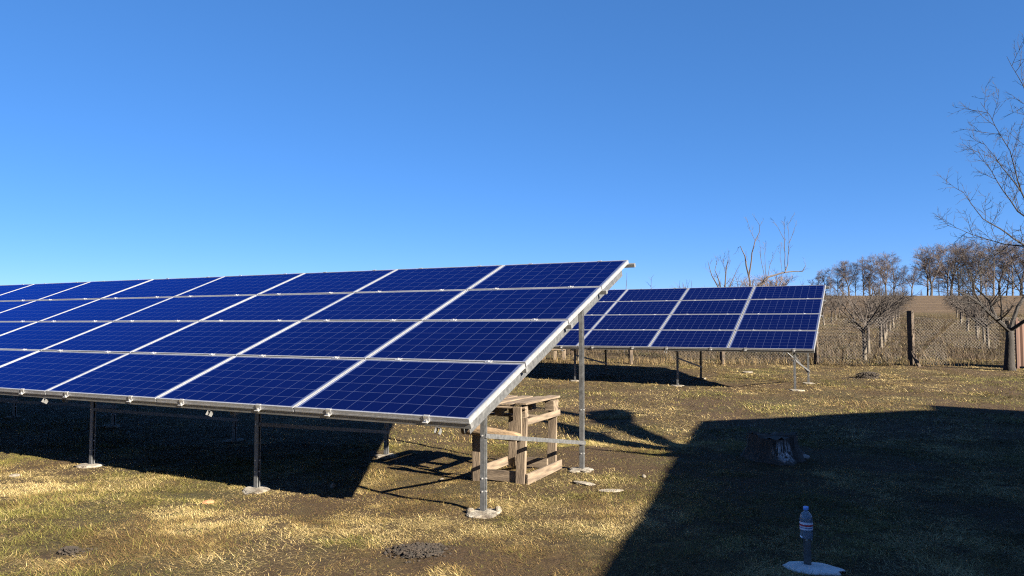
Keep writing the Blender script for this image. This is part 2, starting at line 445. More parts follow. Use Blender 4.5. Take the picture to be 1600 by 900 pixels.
# groove line along the outer faces
fr.box((0.0, -0.0015, -MT), (MW, -0.0001, -MT + 0.012)); fr.box((MW + 0.0001, 0, -MT), (MW + 0.0015, MH, -MT + 0.012))
ME_frame = fr.mesh('frame', M['alu'])
bk = MB().box((lip, lip, -0.008), (MW - lip, MH - lip, -0.0035))
ME_back = bk.mesh('backsheet', M['back'])
CP = 0.1568; CG = 0.0036
cx0 = (MW - 10 * CP) / 2; cy0 = (MH - 6 * CP) / 2
c1 = MB().box((CG / 2, CG / 2, -0.0040), (CP - CG / 2, CP - CG / 2, -0.0033))
ME_cell = c1.mesh('solar_cell', M['cell'])
call = MB()
for i in range(10):
    for j in range(6):
        call.box((cx0 + i * CP + CG / 2, cy0 + j * CP + CG / 2, -0.0040), (cx0 + (i + 1) * CP - CG / 2, cy0 + (j + 1) * CP - CG / 2, -0.0033))
ME_cells = call.mesh('solar_cells', M['cell'])
jb = MB().box((MW / 2 - 0.07, MH - 0.14, -0.032), (MW / 2 + 0.07, MH - 0.05, -0.0082))
ME_jb = jb.mesh('junction_box', M['win'])
# clamps: mid clamp sits in the seam, end clamp holds the outer edge
gap = PY_ - MH
mc = MB().box((-0.03, -gap / 2 - 0.009, 0.0005), (0.03, gap / 2 + 0.009, 0.005)).box((-0.03, -gap / 2 + 0.001, -0.03), (0.03, -gap / 2 + 0.004, 0.0005)).box((-0.03, gap / 2 - 0.004, -0.03), (0.03, gap / 2 - 0.001, 0.0005))
mc.tube([(0, 0, 0.005), (0, 0, 0.013)], 0.009, 6)
ME_mid = mc.mesh('clamp', M['bolt'])
ec = MB().box((-0.025, -0.004, 0.0005), (0.025, 0.012, 0.005)).box((-0.025, -0.006, -MT), (0.025, -0.002, 0.0005)).box((-0.025, -0.036, -MT), (0.025, -0.006, -MT + 0.004))
ec.tube([(0.008, -0.02, -MT - 0.01), (0.008, -0.02, -MT + 0.022)], 0.007, 6)
ME_end = ec.mesh('clamp', M['bolt'])
# channel profiles
def channel(w, h, t=0.004):
    return [(-w/2, 0), (-w/2, h), (w/2, h), (w/2, 0), (w/2 - t, 0), (w/2 - t, h - t), (-w/2 + t, h - t), (-w/2 + t, 0)]
def c_post(w, d, t=0.005):
    """open C profile seen from above, as list of XY points"""
    return [(-w/2, -d/2), (w/2, -d/2), (w/2, -d/2 + 0.012), (w/2 - t, -d/2 + 0.012), (w/2 - t, -d/2 + t), (-w/2 + t, -d/2 + t), (-w/2 + t, d/2 - t), (w/2 - t, d/2 - t), (w/2 - t, d/2 - 0.012), (w/2, d/2 - 0.012), (w/2, d/2), (-w/2, d/2)]

def lump(rx, ry, rz, seed, sub=3, rough=0.25, flat=None, cut=None):
    bm = bmesh.new()
    bmesh.ops.create_icosphere(bm, subdivisions=sub, radius=1.0)
    for v in bm.verts:
        a = math.atan2(v.co.y, v.co.x)
        n = float(fbm(np.array([v.co.x * 2.1 + seed * 3.7]), np.array([v.co.y * 2.1 + v.co.z * 1.7 + seed]), seed, 3)[0]) - 0.5
        n2 = float(vnoise(np.array([v.co.x * 6 + seed]), np.array([v.co.y * 6 + v.co.z * 5]), seed + 5)[0]) - 0.5
        k = 1 + rough * 2 * n + rough * 0.5 * n2
        v.co = Vector((v.co.x * k * rx, v.co.y * k * ry, v.co.z * (1 + rough * n) * rz))
        if flat is not None and v.co.z > flat: v.co.z = flat + (v.co.z - flat) * 0.12
    me = bpy.data.meshes.new('lump'); bm.to_mesh(me); bm.free()
    return me
def lump_obj(name, parent, loc, r, mat, seed, rough=0.25, flat=None, sub=3, smooth=False, rz=0):
    me = lump(*r, seed, sub, rough, flat); me.name = name; me.materials.append(mat)
    if smooth: me.polygons.foreach_set('use_smooth', [True] * len(me.polygons))
    return link(name, me, parent, loc, (0, 0, rz))

def bar(name, parent, p0, p1, w, d, mat, bev=0.0):
    """straight flat bar between two local points"""
    p0 = Vector(p0); p1 = Vector(p1); L = (p1 - p0).length
    q = (p1 - p0).to_track_quat('Y', 'Z')
    mb = MB().box((-w / 2, 0, -d / 2), (w / 2, L, d / 2))
    return mb.build(name, mat, parent, p0, q.to_euler(), bevel=bev)

def make_post(name, parent, x, y, zb, zt, mat, seed):
    """channel post with bolts; zb is the ground there"""
    mb = MB()
    prof = c_post(0.041, 0.040)
    n = len(mb.v); k = len(prof)
    mb.v += [(a, b, 0) for a, b in prof] + [(a, b, zt - zb + 0.25) for a, b in prof]
    for i in range(k):
        j = (i + 1) % k
        mb.f.append((n+i, n+j, n+k+j, n+k+i)); mb.m.append(0)
    mb.f.append(tuple(n + i for i in reversed(range(k)))); mb.m.append(0)
    mb.f.append(tuple(n + k + i for i in range(k))); mb.m.append(0)
    o = mb.build(name, mat, parent, (x, y, zb - 0.25))
    bt = MB()
    for z in (0.42, 0.52, 0.85):
        if z < zt - zb + 0.15:
            bt.tube([(0.019, 0.0, z), (0.029, 0.0, z)], 0.007, 6); bt.tube([(0.0, -0.02, z), (0.0, -0.028, z)], 0.007, 6)
    b = bt.build('bolt', M['bolt'], o)
    b['kind'] = 'stuff'
    return o

def solar_array(corner, n_cols, label, post_x0, post_dx, n_post, near_cells, cross_brace=False, seed=0):
    """corner = upper front corner of the right-hand lowest panel"""
    base_z = gz(corner[0], corner[1])
    root = empty('solar_array', (corner[0], corner[1], base_z), -ROW_A)
    tag(root, label, 'solar array')
    h0 = corner[2] - base_z
    def sl(u, n, x):     # up-slope u, normal offset n -> local
        return (x, u * CT - n * ST, h0 + u * ST + n * CT)
    for k in range(n_cols):
        for j in range(4):
            dz = random.uniform(-0.0015, 0.0015)
            pe = empty('solar_panel', sl(j * PY_, dz, -k * PX_ - MW), 0, root)
            pe.rotation_euler = (TILT + random.uniform(-0.0012, 0.0012), random.uniform(-0.0012, 0.0012), 0)
            link('frame', ME_frame, pe)
            link('backsheet', ME_back, pe)
            if (k, j) in near_cells:
                for a in range(10):
                    for b in range(6):
                        link('solar_cell', ME_cell, pe, (cx0 + a * CP, cy0 + b * CP, 0))
            else:
                o = link('solar_cells', ME_cells, pe); o['kind'] = 'stuff'
            # clamps
            for fx in (0.22, 0.78):
                x = -k * PX_ - MW + fx * MW + random.uniform(-0.03, 0.03)
                if j == 0:
                    o = link('clamp', ME_end, root, sl(0.0, 0, x), (TILT, 0, 0))
                else:
                    o = link('clamp', ME_mid, root, sl(j * PY_ - gap / 2, 0, x), (TILT, 0, 0))
                if j == 3:
                    o = link('clamp', ME_end, root, sl(4 * PY_ - gap, 0, x), (TILT, 0, 0)); o.rotation_euler = (-TILT, 0, math.pi)
    Ltot = n_cols * PX_ + 0.04
    for j in range(5):
        u = [0.004, PY_ - gap / 2 - 0.022, 2 * PY_ - gap / 2 - 0.022, 3 * PY_ - gap / 2 - 0.022, 4 * PY_ - gap - 0.048][j]
        ov = [0.004, 0.012, 0.035, 0.055, 0.085][j]
        MB().box((-Ltot, 0, -0.045), (ov, 0.044, -0.001)).build('purlin', M['rail'], root, sl(u, -MT, 0), (TILT, 0, 0), bevel=0.002)
    for i in range(n_post):
        x = post_x0 - i * post_dx
        U1 = 4 * PY_ - 0.15
        rf = MB().poly_prism(channel(0.05, 0.07), 0.06, U1)
        rf.build('rafter', M['galv'], root, sl(0, -MT - 0.047 - 0.07, x - 0.03), (TILT, 0, 0))
        tops = []
        for q, y in enumerate((0.46, 2.30)):
            wx = Vector(corner) + EX * (x - 0.03) + EY * y
            zb = gz(wx.x, wx.y) - base_z
            zt = h0 + y * math.tan(TILT) - 0.05
            xo = x - (0.085 if q == 0 else -0.02)
            make_post('post', root, xo, y, zb, zt, M['galv'], i)
            tops.append((zb, zt))
            lump_obj('footing', root, (xo + random.uniform(-0.02, 0.02), y - 0.02, zb - 0.004), (0.125 + 0.04 * random.random(), 0.12, 0.055), M['concrete'], seed + i * 2 + q, 0.42, 0.022, rz=random.random() * 3)
        zb0, zb1 = tops[0][0], tops[1][0]
        bar('brace', root, (x - 0.085 + 0.029, 0.46 - 0.02, zb0 + 0.60), (x + 0.02 + 0.029, 2.32, zb1 + 0.27), 0.005, 0.036, M['galv'])
        # short bracket left on the lower purlin
        br = MB().box((-0.028, 0, -0.055), (-0.024, 0.05, 0)).box((0.024, 0, -0.055), (0.028, 0.05, 0)).box((-0.028, 0.0, -0.003), (0.028, 0.05, 0.0))
        br.build('bracket', M['rail'], root, sl(0.0, -MT - 0.046, x - 0.23), (R(-25), R(12), 0)).scale = (0.75, 0.75, 0.8)
    if cross_brace:
        x = post_x0
        zb = gz(*(Vector(corner) + EX * x + EY * 2.3).xy) - base_z
        bar('brace', root, (x, 2.33, zb + 0.25), (x - 0.95, 2.33, h0 + 2.3 * math.tan(TILT) - 0.14), 0.018, 0.018, M['rail'])
        bar('brace', root, (x, 2.26, zb + 0.30), (x - 0.6, 0.9, h0 + 0.9 * math.tan(TILT) - 0.14), 0.018, 0.018, M['rail'])
    return root

C1 = (-0.311, 5.335, 0.772)
C2 = (5.927, 14.49, 0.966)
A1 = solar_array(C1, 11, 'nearer long array of blue solar panels on galvanised steel posts', -0.045, 2.38, 8,
                 {(0, 0), (0, 1), (0, 2), (0, 3), (1, 0)}, seed=3)
A2 = solar_array(C2, 8, 'farther array of blue solar panels standing near the wire fence', -0.33, 2.40, 6, set(), cross_brace=True, seed=40)

# ------------------------------------------------------------------ pallet stand
def plank(name, parent, a, b, mat, rot=(0, 0, 0), jit=0.006):
    c = [(p + q) / 2 for p, q in zip(a, b)]
    h = [(q - p) / 2 for p, q in zip(a, b)]
    mb = MB().box((-h[0], -h[1], -h[2]), (h[0], h[1], h[2]))
    mb.v = [tuple(t + random.uniform(-jit, jit) * (0.5 if hh < 0.02 else 1) for t, hh in zip(v, h)) for v in mb.v]
    return mb.build(name, mat, parent, c, rot, bevel=0.003)
fx, fy = px(821, 757)
st = empty('pallet_stand', (fx, fy, gz(fx, fy)), -ROW_A)
tag(st, 'stand knocked together from pallet wood with a log crossbar, behind the nearest post', 'wooden stand')
W_, D_, H_ = 0.56, 0.78, 0.70
plank('leg', st, (-0.095, 0.0, -0.02), (0.0, 0.024, 0.60), M['wood'], (0, R(2.2), 0))
plank('leg', st, (-0.115, -0.022, 0.40), (-0.03, -0.001, H_ - 0.005), M['wood'], (0, R(-1.0), 0))
plank('leg', st, (-0.56, 0.0, -0.02), (-0.475, 0.024, 0.56), M['wood'], (0, R(-1.0), 0))
plank('leg', st, (-0.115, D_ - 0.024, -0.02), (-0.022, D_, 0.585), M['wood'], (0, R(1.5), 0))
plank('leg', st, (-0.56, D_ - 0.024, -0.02), (-0.47, D_, 0.585), M['wood'])
plank('rail', st, (0.001, 0.005, 0.0), (0.024, D_ + 0.02, 0.095), M['wood_y'], (R(0.6), 0, 0))
plank('rail', st, (-0.47, 0.0245, 0.0), (-0.075, 0.048, 0.10), M['wood_x'])
plank('rail', st, (-0.585, 0.02, 0.0), (-0.561, D_ - 0.02, 0.09), M['wood_y'])
plank('rail', st, (-0.47, D_ - 0.05, 0.01), (-0.11, D_ - 0.0245, 0.10), M['wood_x'])
# pallet top: deck boards, blocks and lower runners
for i, (x0, x1, dy) in enumerate(((-0.115, 0.012, 0.0), (-0.265, -0.15, 0.03), (-0.42, -0.31, 0.02), (-0.60, -0.465, -0.01))):
    plank('deck_board', st, (x0, -0.005 + dy, H_ + (0.018 if i == 0 else 0.0)), (x1, D_ + 0.02 + dy, H_ + 0.018 + (0.018 if i == 0 else 0.0)), M['wood_y'])
plank('runner', st, (-0.006, 0.03, 0.535), (0.016, D_, 0.592), M['wood_y'], (R(0.8), 0, 0))
plank('runner', st, (-0.60, 0.03, 0.55), (-0.58, D_, 0.60), M['wood_y'])
for y0 in (0.05, D_ - 0.15):
    for x0 in (-0.095, -0.34, -0.59):
        plank('block', st, (x0, y0, 0.594), (x0 + (0.105 if y0 > 0.2 else 0.07), y0 + (0.12 if y0 > 0.2 else 0.07), H_ - 0.001), M['wood_x'])
plank('deck_board', st, (-0.59, 0.0, 0.676), (0.0, 0.04, 0.696), M['wood_x'])
plank('deck_board', st, (-0.59, D_ - 0.10, 0.676), (0.0, D_ + 0.0, 0.696), M['wood_x'])
plank('deck_board', st, (-0.57, 0.30, 0.56), (-0.02, 0.40, 0.58), M['wood_x'])
lg = MB(); pts = []; rr = []
for i in range(9):
    t = i / 8
    pts.append((-0.62 + 0.605 * t, -0.062 + 0.004 * math.sin(t * 9), 0.455 + 0.015 * math.sin(t * 4 + 1) - 0.005 * t)); rr.append(0.050 - 0.008 * abs(t - 0.45) - (0.018 if i == 8 else 0))
lg.tube(pts, rr, 9)
lg.build('log_crossbar', M['log'], st, smooth=True)

# low pallet bench far behind, half hidden by the farther array
bx, by = 1.38, 23.8
pb = empty('pallet_bench', (bx, by, gz(bx, by)), -0.1)
tag(pb, 'low pale pallet bench half hidden under the farther solar array', 'bench')
for i in range(3): plank('deck_board', pb, (-0.45, -0.25 + i * 0.17, 0.40), (0.36, -0.10 + i * 0.17, 0.425), M['wood_x'])
plank('runner', pb, (-0.44, -0.26, 0.31), (0.35, -0.235, 0.398), M['wood_x'])
for x0 in (-0.42, -0.03, 0.24):
    for y0 in (-0.23, 0.15): plank('leg', pb, (x0, y0, -0.03), (x0 + 0.1, y0 + 0.08, 0.398), M['wood'])

# ------------------------------------------------------------------ bottle on a short post
bx, by = px(1262, 884)
bz = gz(bx, by)
sp = empty('short_steel_post', (bx, by, bz), -ROW_A)
tag(sp, 'short steel post in a white concrete footing, in the dark shade', 'post')
make_post('post', sp, 0, 0, 0, 0.30, M['galv'], 1)
lump_obj('footing', sp, (0.03, -0.03, 0.0), (0.165, 0.11, 0.045), M['fresh'], 77, 0.30, 0.02)
bt = empty('water_bottle', (bx - 0.004, by, bz + 0.178), 0.3)
tag(bt, 'clear plastic water bottle with blue cap stuck upright over the short post', 'bottle')
def lathe(prof, n=20):
    mb = MB()
    for r_, z in prof:
        for k in range(n):
            a = 2 * math.pi * k / n
            mb.v.append((r_ * math.cos(a), r_ * math.sin(a), z))
    for i in range(len(prof) - 1):
        for k in range(n):
            mb.f.append((i*n+k, i*n+(k+1) % n, (i+1)*n+(k+1) % n, (i+1)*n+k)); mb.m.append(0)
    return mb
lathe([(0.033, 0.0), (0.037, 0.004), (0.0375, 0.03), (0.036, 0.036), (0.0375, 0.042), (0.0375, 0.07), (0.0375, 0.098), (0.036, 0.104), (0.0375, 0.11), (0.036, 0.125), (0.029, 0.142), (0.018, 0.153), (0.0135, 0.158), (0.0135, 0.164)], 24).build('body', M['pet'], bt, smooth=True)
lathe([(0.0, 0.186), (0.0145, 0.1855), (0.0155, 0.183), (0.0155, 0.166), (0.0137, 0.1645)], 20).build('cap', M['cap'], bt, smooth=True)
lb = lathe([(0.0381, 0.052), (0.0381, 0.097)], 24).build('paper_label', M['label_w'], bt, smooth=True)
lathe([(0.0385, 0.073), (0.0385, 0.084)], 24).build('label_stripe', M['label_r'], lb, smooth=True)
lathe([(0.0385, 0.062), (0.0385, 0.067)], 24).build('label_stripe', M['label_b'], lb, smooth=True)

# ------------------------------------------------------------------ stump, stones, mounds
sx_, sy_ = px(1208, 716)
su = empty('tree_stump', (sx_, sy_, gz(sx_, sy_)))
tag(su, 'old cut tree stump with pale streaked bark, in the shade', 'stump')
mb = MB(); ns = 40
prof = [(0.36, -0.03), (0.30, 0.04), (0.255, 0.12), (0.245, 0.20), (0.24, 0.255)]
for r_, z in prof:
    for k in range(ns):
        a = 2 * math.pi * k / ns
        f_ = 1 + 0.10 * math.sin(a * 3 + 1) + 0.05 * math.sin(a * 7) + (0.05 if k % 2 else -0.02) * (0.3 + (0.3 - z)) * 2 + 0.25 * max(0, math.sin(a * 4 + 0.6)) ** 3 * max(0, 0.12 - z) * 5
        mb.v.append((r_ * f_ * math.cos(a), r_ * f_ * math.sin(a), z + (0.012 * math.sin(a * 2 + 2) if z > 0.2 else 0)))
for i in range(len(prof) - 1):
    for k in range(ns): mb.f.append((i*ns+k, i*ns+(k+1) % ns, (i+1)*ns+(k+1) % ns, (i+1)*ns+k)); mb.m.append(0)
m, nt, p = new_mat('stump_bark')
v = coords(nt, (1, 1, 1)); 
geo = coords(nt, (26, 26, 3.0)); wv = N(nt, 'ShaderNodeTexNoise', Scale=1.2, Detail=6, Roughness=0.65); nt.links.new(geo, wv.inputs['Vector'])
sp_ = N(nt, 'ShaderNodeSeparateXYZ'); nt.links.new(v, sp_.inputs[0])
# pale lichen patch on the side that faces the path
dx = N(nt, 'ShaderNodeVectorMath', operation='DISTANCE'); nt.links.new(v, dx.inputs[0]); dx.inputs[1].default_value = (0.03, -0.27, 0.11)
pm = ramp(nt, dx.outputs['Value'], [(0.05, (1, 1, 1)), (0.14, (0, 0, 0))])
wr = ramp(nt, wv.outputs['Fac'], [(0.44, (0, 0, 0)), (0.54, (1, 1, 1))])
mm = N(nt, 'ShaderNodeMath', operation='MULTIPLY'); nt.links.new(pm.outputs[0], mm.inputs[0]); nt.links.new(wr.outputs[0], mm.inputs[1])
br = ramp(nt, wv.outputs['Fac'], [(0.3, (0.012, 0.010, 0.008)), (0.7, (0.06, 0.048, 0.04))])
mx = N(nt, 'ShaderNodeMix', data_type='RGBA'); nt.links.new(mm.outputs[0], mx.inputs['Factor']); nt.links.new(br.outputs[0], mx.inputs[6]); mx.inputs[7].default_value = (0.42, 0.42, 0.43, 1)
nt.links.new(mx.outputs[2], p.inputs['Base Color']); p.inputs['Roughness'].default_value = 0.9
bb = N(nt, 'ShaderNodeBump', Strength=1.0, Distance=0.03); nt.links.new(wv.outputs['Fac'], bb.inputs['Height']); nt.links.new(bb.outputs[0], p.inputs['Normal'])
mb.build('bark', m, su, smooth=True)
top = MB(); n0 = (len(prof) - 1) * ns
for k in range(ns): top.v.append(tuple(Vector(mb.v[n0 + k]) + Vector((0, 0, 0.001))))
top.v = [(a, b, c + random.uniform(-0.02, 0.03)) for a, b, c in top.v]
top.v.append((0.02, 0, 0.25))
for k in range(ns): top.f.append((k, (k + 1) % ns, ns)); top.m.append(0)
top.build('cut_face', M['post_conc'], su)

def stone(u, v, r, mat, label, cat='stone', seed=1, name='stone', flat=None):
    x, y = px(u, v)
    o = lump_obj(name, None, (x, y, gz(x, y) + r[2] * 0.45), r, mat, seed, 0.25, flat, 2, rz=seed * 0.7)
    return tag(o, label, cat)
stone(1257, 717, (0.055, 0.045, 0.035), M['stone'], 'pale pinkish stone at the right foot of the tree stump', seed=4)
stone(325, 788, (0.045, 0.03, 0.022), M['brick'], 'small reddish stone on bare soil before the near array', seed=5)
stone(22, 747, (0.05, 0.035, 0.02), M['concrete'], 'pale stone chip in the grass at the left edge', seed=6)
stone(1006, 747, (0.03, 0.02, 0.02), M['concrete'], 'tiny white stone on brown soil left of the big shadow', seed=7)
stone(912, 758, (0.12, 0.05, 0.016), M['spill'], 'flat spill of concrete in front of the tall rear post', seed=8, flat=0.01, name='concrete_spill', cat='concrete')
stone(955, 768, (0.11, 0.06, 0.010), M['spill'], 'thin grey concrete smear right of the flat spill', seed=9, flat=0.006, name='concrete_spill', cat='concrete')
stone(1168, 583, (0.17, 0.12, 0.03), M['concrete'], 'round pale concrete cap in the grass beyond the farther array', seed=10, flat=0.02, name='concrete_disc', cat='concrete')
stone(811, 593, (0.16, 0.10, 0.05), M['brick'], 'orange brick rubble beside the near array edge', seed=12, name='brick_rubble', cat='rubble')
stone(735, 800, (0.035, 0.03, 0.03), M['concrete'], 'white concrete crumb left of the nearest footing', seed=13, name='concrete_crumb', cat='concrete')
stone(778, 799, (0.03, 0.03, 0.035), M['concrete'], 'white concrete crumb behind the right of the nearest footing', seed=14, name='concrete_crumb', cat='concrete')
stone(690, 752, (0.03, 0.02, 0.018), M['concrete'], 'white pebble on the bar shadow left of the pallet stand', seed=15, name='pebble', cat='stone')
stone(520, 762, (0.03, 0.025, 0.03), M['concrete'], 'small pale pebble by the tip of the array shadow', seed=16, name='pebble', cat='stone')

def mound(u, v, r, label, seed):
    x, y = px(u, v)
    rs = random.Random(seed)
    bm = bmesh.new()
    bmesh.ops.create_icosphere(bm, subdivisions=4, radius=1.0)
    for v_ in bm.verts: v_.co = Vector((v_.co.x * r[0] * 0.7, v_.co.y * r[1] * 0.7, v_.co.z * r[2])) * rs.uniform(0.86, 1.14)
    dome = bpy.data.meshes.new('heap'); bm.to_mesh(dome); bm.free(); dome.materials.append(M['soil'])
    bm = bmesh.new()
    for q in range(int(900 * r[0] / 0.2)):                       # loose crumbs of earth
        a = rs.random() * 6.28; t_ = abs(rs.gauss(0, 0.75)) * (1 + 0.35 * math.sin(a * 3 + seed))
        cz = r[2] * math.sqrt(max(0.0, 1 - t_ * t_)) + r[2] * 0.15
        cs = (0.0025 + 0.0085 * rs.random() ** 3) * (1.8 if r[2] > 0.1 else 1.0)
        mt_q = Matrix.Translation((r[0] * t_ * math.cos(a), r[1] * t_ * math.sin(a), cz)) @ Matrix.Rotation(rs.random() * 6, 4, 'X') @ Matrix.Diagonal((cs * rs.uniform(0.8, 1.7), cs, cs * rs.uniform(0.6, 1.0), 1))
        bmesh.ops.create_icosphere(bm, subdivisions=1, radius=1.0, matrix=mt_q)
    me = bpy.data.meshes.new('crumbs'); bm.to_mesh(me); bm.free(); me.materials.append(M['soil'])
    o = empty('soil_mound', (x, y, gz(x, y) - r[2] * 0.15))
    link('heap', dome, o)
    c_ = link('crumbs', me, o); c_['kind'] = 'stuff'
    return tag(o, label, 'soil mound')
mound(1357, 590, (0.33, 0.22, 0.14), 'dark molehill in the grass before the orchard fence', 3)
mound(655, 862, (0.24, 0.17, 0.028), 'flat dark molehill in the foreground grass', 4)
mound(108, 866, (0.07, 0.06, 0.04), 'small dark clod of earth at lower left', 5)

# ------------------------------------------------------------------ house whose shadow falls across the yard (right of and behind the viewer)
def shade_src(u, v, h):
    x, y = px(u, v)
    s_ = h / TAN_EL
    return Vector((x + SX * s_, y + SY * s_, h))
EAVE = 3.0
pa = shade_src(1086, 657, EAVE); pb_ = shade_src(935, 898, EAVE)
du = (pa.xy - pb_.xy).normalized()                 # along the eave, away from viewer
dw = Vector((du.y, -du.x))                          # across, to the right
# ridge height so that the ridge end throws the top of the shadow at (1497, 633)
gx_, gy_ = px(1497, 636)
A_ = np.array([[dw.x, -SX], [dw.y, -SY]]); b_ = np.array([gx_ - pa.x, gy_ - pa.y])
wr_, sr_ = np.linalg.solve(A_, b_)
RIDGE = sr_ * TAN_EL
HW = wr_
hs_ = empty('house', (pa.x, pa.y, 0.0), 0)
tag(hs_, 'plastered single storey house with wide low gable roof, beyond the right edge', 'house')
hm = Matrix(((dw.x, du.x, 0, 0), (dw.y, du.y, 0, 0), (0, 0, 1, 0), (0, 0, 0, 1)))   # local: X across, Y along the eave (away)
hs_.rotation_euler = (0, 0, math.atan2(dw.y, dw.x))
LEN = 16.0
OV = 0.35
slope = (RIDGE - EAVE) / HW
wl = MB().poly_prism([(OV, -0.4), (2 * HW - OV, -0.4), (2 * HW - OV, EAVE + OV * slope - 0.16), (HW, RIDGE - 0.16), (OV, EAVE + OV * slope - 0.16)], -LEN + OV, -OV)
wl.build('wall', M['plaster'], hs_)
rf = MB()
for sgn in (0, 1):
    xa, xb = (0, HW) if sgn == 0 else (2 * HW, HW)
    pts_ = [(xa, EAVE - 0.14), (xb, RIDGE - 0.14), (xb, RIDGE), (xa, EAVE)]
    rf.poly_prism(pts_ if sgn == 0 else pts_[::-1], -LEN, 0)
ro = rf.build('roof', M['roof'], hs_)
MB().box((HW - 0.22, -0.55, RIDGE - 0.5), (HW + 0.22, -0.11, RIDGE + 0.13)).box((HW - 0.26, -0.59, RIDGE + 0.13), (HW + 0.26, -0.07, RIDGE + 0.19)).build('chimney', M['red_brick'], ro)
def house_window(p, along):
    mat = Matrix.Translation(p) @ (Matrix.Identity(4) if along == 'x' else Matrix.Rotation(R(90), 4, 'Z'))
    f_ = MB()
    for a, b in (((-0.65, -0.05, -0.7), (-0.57, 0.05, 0.7)), ((0.57, -0.05, -0.7), (0.65, 0.05, 0.7)), ((-0.57, -0.05, 0.62), (0.57, 0.05, 0.7)), ((-0.57, -0.05, -0.7), (0.57, 0.05, -0.62)), ((-0.03, -0.045, -0.62), (0.03, 0.045, 0.62))): f_.box(a, b, mat)
    w_ = f_.build('window', M['frame_w'], hs_)
    MB().box((-0.57, -0.02, -0.62), (0.57, 0.02, 0.62), mat).build('pane', M['win'], w_)
for yy in (-3.0, -6.5, -12.5): house_window((OV, yy, 1.6), 'y')
for xx in (3.0, 6.0, 11.0, 14.0): house_window((xx, -OV, 1.6), 'x')
dr = MB().box((OV - 0.04, -10.2, -0.1), (OV + 0.04, -9.2, 2.05)).build('door', M['wood'], hs_)
MB().tube([(OV - 0.09, -9.3, 1.0), (OV - 0.09, -9.42, 1.0)], 0.012, 6).box((OV - 0.09, -9.31, 0.985), (OV - 0.04, -9.29, 1.015)).build('handle', M['bolt'], dr)

# ------------------------------------------------------------------ trees
def rv(rs): return Vector((rs.gauss(0, 1), rs.gauss(0, 1), rs.gauss(0, 1))).normalized()
def limb(mb, rs, p, d, L, r, nseg, wob, up, sides, taper=0.35, mi=0):
    pts = [Vector(p)]; rad = [r]; d = Vector(d).normalized()
    for i in range(nseg):
        d = (d + rv(rs) * wob + Vector((0, 0, up))).normalized()
        pts.append(pts[-1] + d * (L / nseg)); rad.append(r * (1 - (1 - taper) * (i + 1) / nseg))
    mb.tube(pts, rad, sides, mi, cap=False)
    return pts, rad
def side_dir(rs, d, ang):
    d = d.normalized(); o = rv(rs); o = (o - d * o.dot(d)).normalized()
    return (d * math.cos(ang) + o * math.sin(ang)).normalized()
def grow(mb, rs, pts, rad, lvl, spec):
    """side branches along a limb; spec[lvl] = (count, length, radius factor, angle, segs, wobble, up, sides, start, rmin)"""
    if lvl >= len(spec): return
    cnt, Lf, rf_, ang, ns_, wob, up, sides, t0, rmin = spec[lvl]
    cnt = int(cnt) + (1 if rs.random() < cnt - int(cnt) else 0)
    for c in range(cnt):
        t = t0 + (1 - t0) * (c + rs.random()) / cnt
        f_ = t * (len(pts) - 1); i = min(int(f_), len(pts) - 2); q = f_ - i
        p = pts[i].lerp(pts[i + 1], q); r = max(rmin, (rad[i] * (1 - q) + rad[i + 1] * q) * rf_)
        d = side_dir(rs, pts[i + 1] - pts[i], R(ang) * rs.uniform(0.6, 1.35))
        L = Lf * rs.uniform(0.55, 1.25) * (1.15 - 0.5 * t)
        p2, r2 = limb(mb, rs, p, d, L, r, ns_, wob, up, sides)
        grow(mb, rs, p2, r2, lvl + 1, spec)

